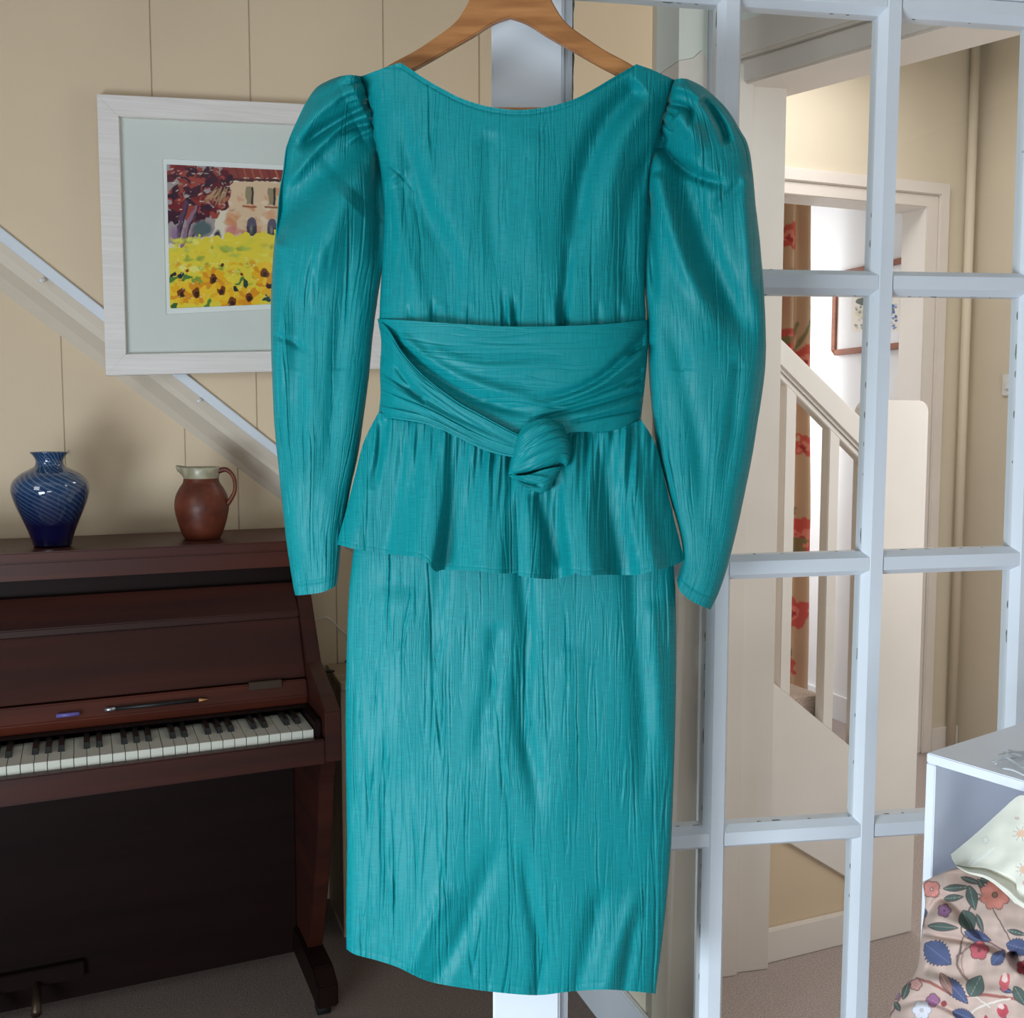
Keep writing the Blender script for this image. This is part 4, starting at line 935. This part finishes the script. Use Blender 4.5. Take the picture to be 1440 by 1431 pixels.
def rsl(X, Y, U, V):
    h = fold(X, Y, [(938, 146), (955, 148), (972, 158), (968, 185)], 5, -11, (0, .4))
    h += fold(X, Y, [(985, 136), (1004, 158), (1018, 182), (1024, 204)], 6, -13, (.15, .2))
    h += fold(X, Y, [(945, 122), (970, 128), (990, 145), (1004, 175)], 7, 7, (0, .3))
    h += fold(X, Y, [(950, 160), (975, 185), (985, 220)], 12, 8, (.1, .4))
    h += fold(X, Y, [(930, 205), (951, 229), (985, 250), (1028, 262)], 8, -12, (0, .3))
    h += fold(X, Y, [(930, 198), (945, 215), (965, 260), (990, 340), (1030, 430), (1062, 490)], 20, -17, (0, .25))
    h += fold(X, Y, [(922, 240), (938, 300), (965, 380), (1010, 470)], 12, 7, (.1, .4))
    h += fold(X, Y, [(1050, 252), (1022, 276), (1000, 300)], 9, -4, (.2, .3)) + fold(X, Y, [(1046, 240), (1050, 330), (1058, 420)], 9, 6)
    h += fold(X, Y, [(932, 172), (940, 178), (948, 186)], 3, -7, (0, .4)) + fold(X, Y, [(936, 155), (944, 158), (950, 163)], 3, -7, (0, .4)) + fold(X, Y, [(929, 186), (934, 193), (936, 203)], 3, -6, (0, .4))
    h += fold(X, Y, [(912, 260), (916, 340), (922, 430)], 6, -7, (.2, .3))
    h += fold(X, Y, [(935, 420), (960, 520), (985, 640), (990, 760)], 14, -5, (.3, .3)) + fold(X, Y, [(1040, 500), (1030, 600), (1010, 720)], 10, -4)
    h = h * np.where(Y < 520, 1.5, 1.2) + .006 * pn(X * .02, Y * .011, 29) - .0016 * np.exp(-((V - .978) / .0025) ** 2)
    return h
cloth('sleeve', [Ri[0], (958, 110), Ro[0]], spl([(952, 815), (957, 832), (976, 847), (999, 857)], 4), Ri, Ro, 190, 330, 1.305, lambda U, V: .046 - .016 * V, rsl, 5, .8, grain=sl_grain)
# ---- skirt
Ls = spl([(503, 745), (497, 775), (491, 830), (488, 900), (486, 1000), (487, 1100), (488, 1200), (487, 1270), (487, 1334)], 5)
Rs = spl([(940, 745), (947, 790), (950, 840), (951, 900), (950, 1000), (947, 1100), (943, 1200), (935, 1290), (928, 1350), (922, 1397)], 5)
Bs = spl([(487, 1334), (500, 1342), (530, 1350), (560, 1360), (598, 1378), (640, 1387), (700, 1395), (755, 1399), (800, 1394), (850, 1391), (895, 1394), (922, 1397)], 5)
def skr(X, Y, U, V):
    h = fold(X, Y, [(735, 800), (742, 900), (735, 1000), (752, 1100), (760, 1180)], 13, -9, (0, .4))
    h += fold(X, Y, [(700, 870), (690, 960), (678, 1030), (676, 1090)], 12, -5) + fold(X, Y, [(800, 900), (795, 1040), (800, 1160)], 22, 4)
    h += fold(X, Y, [(890, 800), (896, 900), (905, 1020), (900, 1150)], 14, -6, (0, .3)) + fold(X, Y, [(915, 840), (925, 960), (930, 1080)], 12, 4)
    h += fold(X, Y, [(620, 800), (612, 880), (618, 960)], 12, -5, (0, .5)) + fold(X, Y, [(560, 820), (556, 960), (566, 1100)], 30, 4)
    h += fold(X, Y, [(735, 1180), (745, 1260), (760, 1340), (757, 1398)], 10, -6, (.3, 0))
    h += fold(X, Y, [(700, 1180), (672, 1260), (640, 1330), (612, 1378)], 14, -6, (.3, 0)) + fold(X, Y, [(640, 1240), (600, 1310), (580, 1362)], 12, 5, (.3, 0))
    h += fold(X, Y, [(850, 1240), (830, 1320), (812, 1392)], 14, -7, (.3, 0)) + fold(X, Y, [(900, 1240), (870, 1330), (855, 1390)], 12, 5, (.3, 0)) + fold(X, Y, [(895, 1280), (885, 1340), (878, 1392)], 8, -4, (.3, 0))
    h = h * 1.3 + .007 * pn(X * .012, Y * .004, 19) - .0004 * np.exp(-((V - .985) / .003) ** 2)
    return h
cloth('skirt', [(503, 745), (940, 745)], Bs, Ls, Rs, 430, 300, 1.305, .038, skr, 8, 1.0, back=.022)
# ---- peplum: two fronts overlapping in the middle
def gath(X, Y, V, seed):
    return (.013 * pn(X * .062 + 2.2 * V, Y * .002, seed) + .008 * pn(X * .13 + 1.0 * V, Y * .003, seed + 1)) * np.exp(-(V / .42) ** 2) * np.clip(V / .04 + .25, 0, 1)
PT1 = spl([(532, 580), (550, 584), (604, 593), (648, 613), (690, 632), (735, 640)], 5)
PB1 = spl([(473, 765), (500, 772), (548, 779), (585, 783), (600, 790), (612, 803), (625, 801), (670, 803), (705, 806), (737, 805)], 5)
xs1 = [470, 495, 515, 540, 560, 580, 600, 612, 628, 645, 680, 705, 722, 737]; hs1 = [0, 2, -5, -11, -3, 6, 8, 7, -15, -8, 3, 2, -6, -8]
def fl(X, xs, hs):
    xx = np.linspace(xs[0], xs[-1], 200); yy = np.interp(xx, xs, hs); kk = np.exp(-np.linspace(-2, 2, 17) ** 2); kk /= kk.sum()
    yy = np.convolve(np.pad(yy, 8, 'edge'), kk, 'valid'); return np.interp(X, xx, yy) * .001
def pep1(X, Y, U, V):
    # folds fan out from the waist: trace each point back to the hem it leads to
    Xh = 473 + U * 264
    return fl(Xh, xs1, hs1) * (.4 + 1.5 * V) + gath(X, Y, V, 41) - .0004 * np.exp(-((V - .965) / .006) ** 2) + fold(X, Y, [(540, 600), (534, 640), (520, 690)], 7, -7, (0, .3))
cloth('peplum', PT1, PB1, spl([(532, 580), (512, 620), (500, 665), (486, 720), (473, 765)], 5), [(735, 640), (737, 805)], 270, 170, 1.295, lambda U, V: .045 + .012 * V, pep1, 12, .8, back=None, p=1.7, edge_fade=.03) if False else None
def half(name, T, B, L, Rr, nu, nv, Y0, prf, rel, seed, label=None):
    P, U, V = coons(T, B, L, Rr, nu, nv); X, Y = P[..., 0], P[..., 1]
    h = prf(X, Y, U, V) + crinkle(X * MPX, Y * MPX, seed, .75) + rel(X, Y, U, V)
    G = at_np(X, Y, Y0 - h); Gb = G[::3, ::3].copy(); Gb[..., 1] += .0012
    # always keep last row/col
    o = grid_mesh(name, G, M['silk'], dress, grain=np.stack([X * MPX, Y * MPX], -1)); return o
def pprf(X, Y, U, V):
    c = (X - 717) / (200 + 48 * V); return (.050 + .014 * V) * np.sqrt(np.clip(1 - np.abs(c) ** 2.6, 0, 1))
half('peplum', PT1, PB1, spl([(532, 580), (512, 620), (500, 665), (486, 720), (473, 765)], 5), [(735, 640), (737, 805)], 290, 180, 1.30, pprf, pep1, 12)
PT2 = spl([(722, 640), (760, 634), (800, 607), (830, 603), (857, 602), (880, 598), (902, 590)], 5)
PB2 = spl([(729, 809), (745, 812), (775, 814), (795, 811), (808, 806), (822, 809), (850, 808), (895, 808), (920, 802), (950, 794), (962, 787)], 5)
xs2 = [727, 745, 760, 775, 790, 803, 815, 832, 850, 872, 886, 900, 920, 940, 962]; hs2 = [0, 6, 2, -9, -12, 4, 6, 8, 2, -13, -9, 3, 7, 1, 0]
def pep2(X, Y, U, V):
    Xh = 729 + U * 233
    return fl(Xh, xs2, hs2) * (.4 + 1.5 * V) + gath(X, Y, V, 45) + .004 - .0004 * np.exp(-((V - .965) / .006) ** 2) + fold(X, Y, [(756, 690), (768, 740), (788, 800)], 8, -6, (.1, .2))
half('peplum', PT2, PB2, spl([(722, 640), (725, 700), (728, 760), (729, 809)], 5), spl([(902, 590), (922, 625), (935, 675), (950, 738), (962, 787)], 5), 270, 180, 1.30, pprf, pep2, 14)
# back of the peplum closes the ring
P, U, V = coons([(532, 580), (902, 590)], [(473, 763), (962, 785)], [(532, 580), (512, 620), (500, 665), (486, 720), (473, 763)], [(902, 590), (922, 625), (935, 675), (950, 738), (962, 785)], 60, 30)
grid_mesh('peplum_back', at_np(P[..., 0], P[..., 1], 1.302 + .02 * prof(U, 2) + .004 * np.sin(U * 40) * V), M['silk'], dress, grain=P * MPX)
# ---- sash: gathered midriff drape and the wrapped lower band
def s_grain(ax, ay):
    n = math.hypot(ax, ay); ax /= n; ay /= n
    return lambda X, Y, U, V: ((-X * ay + Y * ax) * MPX, (X * ax + Y * ay) * MPX)
def curved_grain(X, Y, U, V):
    sag = 60 * (1 - ((X - 740) / 210) ** 2); return (Y - sag * V) * MPX, X * MPX
def sash_rel(X, Y, U, V): return 1.7 * sash_rel0(X, Y, U, V)
def sash_rel0(X, Y, U, V):
    h = fold(X, Y, [(538, 470), (600, 520), (660, 556), (720, 575), (770, 578)], 8, -5, (0, .3)) + fold(X, Y, [(560, 470), (620, 515), (690, 545), (760, 560)], 8, 4, (.1, .3))
    h += fold(X, Y, [(909, 470), (880, 500), (840, 535), (790, 556), (740, 560)], 7, -6, (0, .3)) + fold(X, Y, [(909, 495), (870, 522), (830, 548), (770, 570)], 6, 5, (0, .3))
    h += fold(X, Y, [(909, 516), (870, 540), (810, 562), (750, 580)], 5, -5, (0, .3)) + fold(X, Y, [(907, 548), (860, 562), (800, 578), (740, 592)], 4, -5, (0, .2)) + fold(X, Y, [(906, 560), (860, 575), (800, 590)], 5, 3, (0, .3))
    h += fold(X, Y, [(905, 575), (850, 584), (800, 594)], 3, -3, (0, .2)) + fold(X, Y, [(600, 490), (680, 515), (800, 510)], 9, 3)
    h += fold(X, Y, [(909, 483), (895, 492), (880, 502)], 3, -5, (0, .5)) + fold(X, Y, [(908, 530), (893, 538), (875, 545)], 3, -5, (0, .5))
    return h
cloth('sash', spl([(531, 448), (580, 451), (640, 455), (720, 459), (800, 458), (860, 455), (911, 449)], 5), spl([(532, 584), (600, 596), (680, 628), (730, 640), (790, 610), (857, 606), (901, 594)], 5),
      spl([(531, 448), (536, 480), (534, 520), (535, 555), (532, 584)], 5), spl([(911, 449), (911, 490), (907, 540), (903, 575), (901, 594)], 5), 330, 150, 1.297, .066, sash_rel, 16, .5, back=.02, grain=curved_grain, label='wide draped sash around the waist')
def band_rel(X, Y, U, V):
    h = .0012 * np.exp(-((V - .03) / .02) ** 2) - .0018 * np.exp(-((V - .085) / .012) ** 2)
    h += fold(X, Y, [(540, 500), (580, 545), (640, 585), (720, 622)], 7, -4, (0, .3)) + fold(X, Y, [(538, 540), (600, 572), (660, 600), (725, 628)], 5, 3, (0, .3)) + fold(X, Y, [(536, 520), (590, 560), (600, 566)], 4, -4, (0, .4))
    h += fold(X, Y, [(555, 510), (580, 548), (596, 558)], 4, -5)
    return h
P, U, V = coons(spl([(533, 449), (548, 464), (565, 492), (594, 525), (640, 561), (677, 582), (727, 609), (742, 612)], 5), spl([(532, 585), (550, 588), (604, 597), (648, 617), (690, 636), (742, 646)], 5),
                spl([(533, 449), (537, 480), (535, 520), (535, 555), (532, 585)], 5), [(742, 612), (742, 646)], 260, 130)
X, Y = P[..., 0], P[..., 1]
c = (X - 720) / 188; h = .066 * np.sqrt(np.clip(1 - np.abs(c) ** 2.6, 0, 1)) * 1 + .009 * np.clip(U * 12, 0, 1)
h += band_rel(X, Y, U, V) + crinkle(V * .10, U * .25, 23, .9) - .004 * np.exp(-(V / .02) ** 2) * np.clip(U * 8, 0, 1)
G = at_np(X, Y, 1.297 - h); G2 = at_np(X[:2], Y[:2], 1.297 - h[:2] + np.array([[0], [.01]])); G2[1, :, 2] -= .002
bd_ = grid_mesh('sash_wrap', np.concatenate([G2[1:], G]), M['silk'], dress, grain=np.concatenate([np.stack([V[:1] * .1, U[:1] * .25], -1), np.stack([V * .10, U * .25], -1)]))
bd_['label'] = 'stitched lower band crossing to the knot'
# ---- knot
def kn_grain(X, Y, U, V): return (V * .8 + U * .3) * .10, (U - V * .3) * .10
def kn_rel(X, Y, U, V):
    h = fold(X, Y, [(722, 660), (745, 625), (775, 605), (800, 606)], 4, -3) + fold(X, Y, [(720, 662), (755, 640), (785, 628), (802, 630)], 4, -3) + fold(X, Y, [(718, 665), (760, 655), (795, 648)], 4, 3)
    h += fold(X, Y, [(730, 615), (755, 600), (785, 596)], 4, 3)
    return h
cloth('knot', spl([(726, 617), (738, 598), (767, 588), (792, 597)], 5), spl([(715, 667), (738, 664), (770, 656), (788, 650), (797, 658)], 5), spl([(726, 617), (719, 640), (715, 667)], 5), spl([(792, 597), (801, 622), (802, 645), (797, 658)], 5),
      90, 90, 1.235, lambda U, V: .030 * np.sqrt(np.clip(1 - (2 * V - .9) ** 2 * .8, 0, 1)) + .004, kn_rel, 27, .9, back=.02, grain=kn_grain, p=2.0, label='rolled knot of the sash')
cloth('knot_tail', spl([(716, 668), (740, 668), (765, 660), (792, 655)], 5), spl([(728, 678), (745, 688), (758, 692), (774, 689)], 5), spl([(716, 668), (720, 672), (728, 678)], 5), spl([(792, 655), (782, 670), (774, 689)], 5),
      70, 50, 1.238, .018, lambda X, Y, U, V: fold(X, Y, [(718, 669), (740, 678), (765, 684)], 2.5, -6, (0, .3)) + fold(X, Y, [(722, 667), (750, 669), (775, 672)], 2.5, 3), 28, .8, back=.012, grain=kn_grain)

# =================================================================== WHITE CUBE SHELF, FABRICS, TWIG
O = at(1303, 1058, 1.15); ZC = O.z
ba = Vector((.82, .57, 0)).normalized(); bb = Vector((ba.y, -ba.x, 0))
cab = root('cube_shelf', Vector((O.x, O.y, 0))); tag(cab, 'white laminate open shelf unit at the lower right, full of folded fabric', 'shelf unit')
tk = .012; dA, dB = .34, .40
def O_(a, b, z): return Vector((O.x, O.y, 0)) + ba * a + bb * b + Vector((0, 0, z))
box('top_panel', O_(0, 0, ZC - tk), ba * dA, bb * dB, tk, M['laminate'], cab, .0012)
box('side_panel', O_(0, 0, 0), ba * dA, bb * tk, ZC - tk - .0003, M['laminate'], cab, .001)
box('side_panel', O_(0, dB - tk, 0), ba * dA, bb * tk, ZC - tk - .0003, M['laminate'], cab, .001)
box('back_panel', O_(dA - .008, tk + .0003, 0), ba * .008, bb * (dB - 2 * tk - .0006), ZC - tk - .0003, M['laminate'], cab)
for z in (.03, .34, .66): box('shelf_board', O_(.002, tk + .0003, z), ba * (dA - .012), bb * (dB - 2 * tk - .0006), tk, M['laminate'], cab, .001)

def print_cloth(name, T, B, L, Rr, nu, nv, depth, painter, m, label, cat, back=.05, relief=None):
    P, U, V = coons(T, B, L, Rr, nu, nv); X, Y = P[..., 0], P[..., 1]
    Yd = depth(X, Y, U, V)
    if relief is not None: Yd = Yd - relief(X, Y, U, V)
    G = at_np(X, Y, Yd); cv = painter(X, Y)
    Pb, Ub, Vb = coons(T, B, L, Rr, 30, 30); Db = depth(Pb[..., 0], Pb[..., 1], Ub, Vb)
    edge = np.minimum(np.minimum(Ub, 1 - Ub), np.minimum(Vb, 1 - Vb)); Gb = at_np(Pb[..., 0], Pb[..., 1], Db + back * np.clip(edge * 6, 0, 1))
    o = grid_mesh(name, G, m, None, cv.c, extra=[Gb]); tag(o, label, cat); return o
def fl_paint(X, Y):
    c = Canvas(X, Y, (198, 172, 160)); gr = (52, 86, 78); bl = (48, 76, 122); pk = (196, 118, 106); st_ = (128, 84, 78)
    c.put(np.clip(pn(X * .03, Y * .03, 3) * .5 + .1, 0, .3), (190, 160, 146))
    Ln = c.line
    Ln([(1420, 1320), (1400, 1285), (1385, 1262), (1360, 1250)], 1.0, (84, 70, 70)); Ln([(1352, 1330), (1346, 1355), (1358, 1375), (1380, 1395)], 1.8, (120, 96, 88))
    Ln([(1290, 1376), (1310, 1382), (1345, 1400), (1380, 1398), (1440, 1406)], 2.2, (150, 84, 74)); Ln([(1345, 1345), (1372, 1325), (1385, 1322), (1412, 1336)], 1.2, (110, 80, 80))
    Ln([(1372, 1325), (1352, 1310), (1362, 1280), (1378, 1262)], 1.2, (84, 74, 72)); Ln([(1350, 1340), (1354, 1318), (1370, 1300)], 1.0, (84, 74, 72))
    Ln([(1358, 1376), (1352, 1350), (1362, 1326), (1380, 1318)], .9, (150, 120, 110)); Ln([(1355, 1440), (1370, 1420), (1400, 1408), (1420, 1404)], 1.3, (226, 216, 206))
    Ln([(1392, 1416), (1372, 1402), (1350, 1396)], 1.0, (226, 216, 206)); Ln([(1250, 1431), (1270, 1396), (1284, 1380)], 1.4, (120, 80, 80))
    for x, y, L_, w_, r_ in ((1345, 1248, 19, 5, -4), (1366, 1238, 16, 4, 18), (1341, 1262, 14, 5, -6), (1367, 1262, 18, 8, 76), (1382, 1248, 15, 4, 60), (1386, 1237, 8, 5, 10), (1326, 1303, 22, 6, 4), (1361, 1295, 17, 12, 66), (1378, 1298, 14, 4, 70), (1430, 1311, 14, 4, 14), (1372, 1386, 17, 13, -62), (1274, 1392, 14, 5, -72), (1434, 1400, 16, 8, 60), (1262, 1415, 8, 4, 60)):
        c.leaf(x, y, L_, w_, r_, gr, vein=(196, 196, 186))
    for x, y, L_, w_, r_ in ((1319, 1341, 24, 17, 38), (1375, 1316, 20, 8, 18), (1404, 1346, 14, 9, -48), (1434, 1332, 20, 12, 15), (1344, 1392, 26, 10, 48), (1356, 1428, 18, 9, 20), (1298, 1284, 9, 6, 80), (1415, 1392, 10, 4, 20), (1410, 1425, 11, 4, 66), (1300, 1436, 12, 8, 10)):
        c.leaf(x, y, L_, w_, r_, bl, vein=(150, 160, 180), edge=(36, 36, 60), serr=.5)
    c.leaf(1331, 1383, 18, 7, 60, (150, 110, 100), edge=(80, 50, 50))
    c.flower(1399, 1258, 22, 8, (200, 120, 104), (120, 96, 60), rot=20); c.flower(1377, 1336, 14, 5, (190, 78, 92), (130, 40, 50), rot=10)
    c.flower(1310, 1250, 13, 4, (210, 132, 122), (230, 190, 180), rot=40); c.flower(1328, 1280, 10, 5, (140, 92, 140), (90, 50, 100), rot=0)
    c.flower(1312, 1406, 10, 4, (150, 96, 140), (190, 150, 160)); c.ell(1327, 1411, 4, 4, (140, 40, 52)); c.ell(1413, 1380, 8, 13, (200, 84, 92), rot=10); c.ell(1413, 1374, 4, 7, (230, 200, 190), rot=10); c.ell(1410, 1421, 8, 9, (190, 60, 78)); c.ell(1408, 1415, 4, 4, (230, 200, 196))
    c.flower(1288, 1384, 9, 5, (206, 150, 140), (230, 200, 190)); c.flower(1258, 1398, 8, 5, (160, 120, 160), (210, 190, 200)); c.flower(1440, 1360, 11, 5, (160, 40, 56), (90, 20, 30))
    c.ell(1387, 1430, 3, 3, (160, 50, 60)); c.flower(1296, 1420, 14, 6, (214, 214, 222), (190, 190, 200), edge=(150, 150, 160)); c.flower(1470, 1290, 18, 6, (200, 110, 100), (120, 90, 60)); c.leaf(1480, 1400, 20, 10, 40, bl)
    c.c = c.c * .86 + .14 * np.array(srgb(176, 150, 144)[:3])
    return c
def fl_depth(X, Y, U, V):
    base = 1.125 - (X - 1297) * .00085
    return base + .02 * np.exp(-(V / .12) ** 2) * np.clip((X - 1330) / 30, 0, 1) - .035 * np.clip((Y - 1228) / 150, 0, 1.2) + .05 * np.exp(-((X - 1248) / 16) ** 2)
def fl_rel(X, Y, U, V):
    h = .03 * np.sqrt(np.clip(1 - (2 * np.clip(U * 1.0, 0, .5) - 1) ** 6, 0, 1)) * np.sqrt(np.clip(V * 3, 0, 1))
    h += fold(X, Y, [(1300, 1298), (1320, 1264), (1345, 1275), (1385, 1320), (1440, 1345)], 7, -14, (0, .1)) + fold(X, Y, [(1302, 1312), (1335, 1318), (1375, 1326), (1410, 1340)], 5, -9, (0, .2))
    h += fold(X, Y, [(1300, 1290), (1330, 1292), (1370, 1312)], 8, 7) + fold(X, Y, [(1425, 1335), (1430, 1350), (1440, 1358)], 9, -22, (.2, 0))
    h += fold(X, Y, [(1290, 1372), (1330, 1385), (1380, 1392), (1440, 1400)], 12, 7) + fold(X, Y, [(1268, 1412), (1300, 1405), (1340, 1420), (1380, 1445)], 6, -9, (0, .2)) + fold(X, Y, [(1298, 1360), (1340, 1370), (1390, 1366)], 9, -5)
    return h + .004 * pn(X * .05, Y * .05, 6)
fabm = attr_mat('floral_cotton', .85, .3)
print_cloth('floral_fabric', spl([(1297, 1240), (1318, 1230), (1345, 1220), (1380, 1214), (1430, 1215), (1520, 1230)], 4), [(1246, 1470), (1400, 1480), (1520, 1480)], spl([(1297, 1240), (1301, 1270), (1296, 1310), (1292, 1350), (1284, 1372), (1262, 1398), (1252, 1425), (1246, 1470)], 4), [(1520, 1230), (1520, 1480)],
            300, 280, fl_depth, fl_paint, fabm, 'crumpled pink cotton fabric printed with blue leaves and flowers on the shelf', 'fabric', .06, fl_rel)
def cr_paint(X, Y):
    c = Canvas(X, Y, (232, 228, 214)); 
    for x, y in ((1436, 1172), (1440, 1222), (1480, 1190)):
        for k in range(9): an = k * .7; c.line([(x, y), (x + 12 * math.cos(an), y + 10 * math.sin(an))], .6, (178, 168, 158))
        c.ell(x + 1, y, 7, 6, (228, 190, 164)); 
    for x, y in ((1384, 1204), (1372, 1212), (1390, 1198)): c.line([(x - 8, y + 6), (x, y), (x + 8, y - 6)], 1.2, (238, 238, 230)); 
    c.line([(1345, 1222), (1362, 1214), (1368, 1205)], 1.0, (236, 236, 226)); c.flower(1386, 1181, 5, 5, (238, 238, 228), (230, 228, 214), edge=(212, 212, 200)); c.ell(1441, 1241, 5, 3, (220, 180, 170)); c.ell(1430, 1150, 4, 2, (214, 190, 176))
    return c
crm = attr_mat('cream_cotton', .8, .25)
print_cloth('folded_cream_fabric', spl([(1337, 1201), (1372, 1172), (1405, 1142), (1434, 1118), (1452, 1128), (1490, 1150)], 4), spl([(1346, 1219), (1362, 1228), (1390, 1237), (1420, 1262), (1440, 1283), (1490, 1310)], 4), [(1337, 1201), (1339, 1208), (1346, 1219)], [(1490, 1150), (1490, 1310)],
            220, 110, lambda X, Y, U, V: 1.125 - (X - 1337) * .0009 - .05 * V, cr_paint, crm, 'folded cream fabric with small flowers lying on top of the floral cotton', 'fabric', .012,
            lambda X, Y, U, V: .008 * np.exp(-((V - .93) / .05) ** 2) - .008 * np.exp(-((V - .80) / .03) ** 2) * (U < .6) + .01 * prof(np.clip(U, 0, .5), 3) + .003 * pn(X * .04, Y * .04, 2))
# twig ornament lying on the shelf top
tw = root('twig_ornament', on_floor(1440, 1075, ZC)); tag(tw, 'silvery white twig ornament lying on the white shelf top', 'ornament')
rg = random.Random(5)
for k, P in enumerate((((1395, 1070), (1415, 1066), (1440, 1062), (1480, 1056)), ((1404, 1060), (1425, 1056), (1445, 1060), (1490, 1064)), ((1412, 1056), (1430, 1062), (1460, 1072)), ((1410, 1079), (1426, 1082), (1450, 1094)), ((1418, 1053), (1438, 1056), (1470, 1048)), ((1400, 1073), (1414, 1064), (1436, 1075), (1470, 1080)), ((1425, 1070), (1440, 1078), (1470, 1090)))):
    pts = [on_floor(x, y + 1, ZC + .003 + .002 * (j % 2) + .001 * (k % 3)) for j, (x, y) in enumerate(P)]
    tube('twig', smooth_path(pts, 14), [.0013 - .0005 * abs(i / 7 - 1) for i in range(15)], M['twig'], tw, 6)
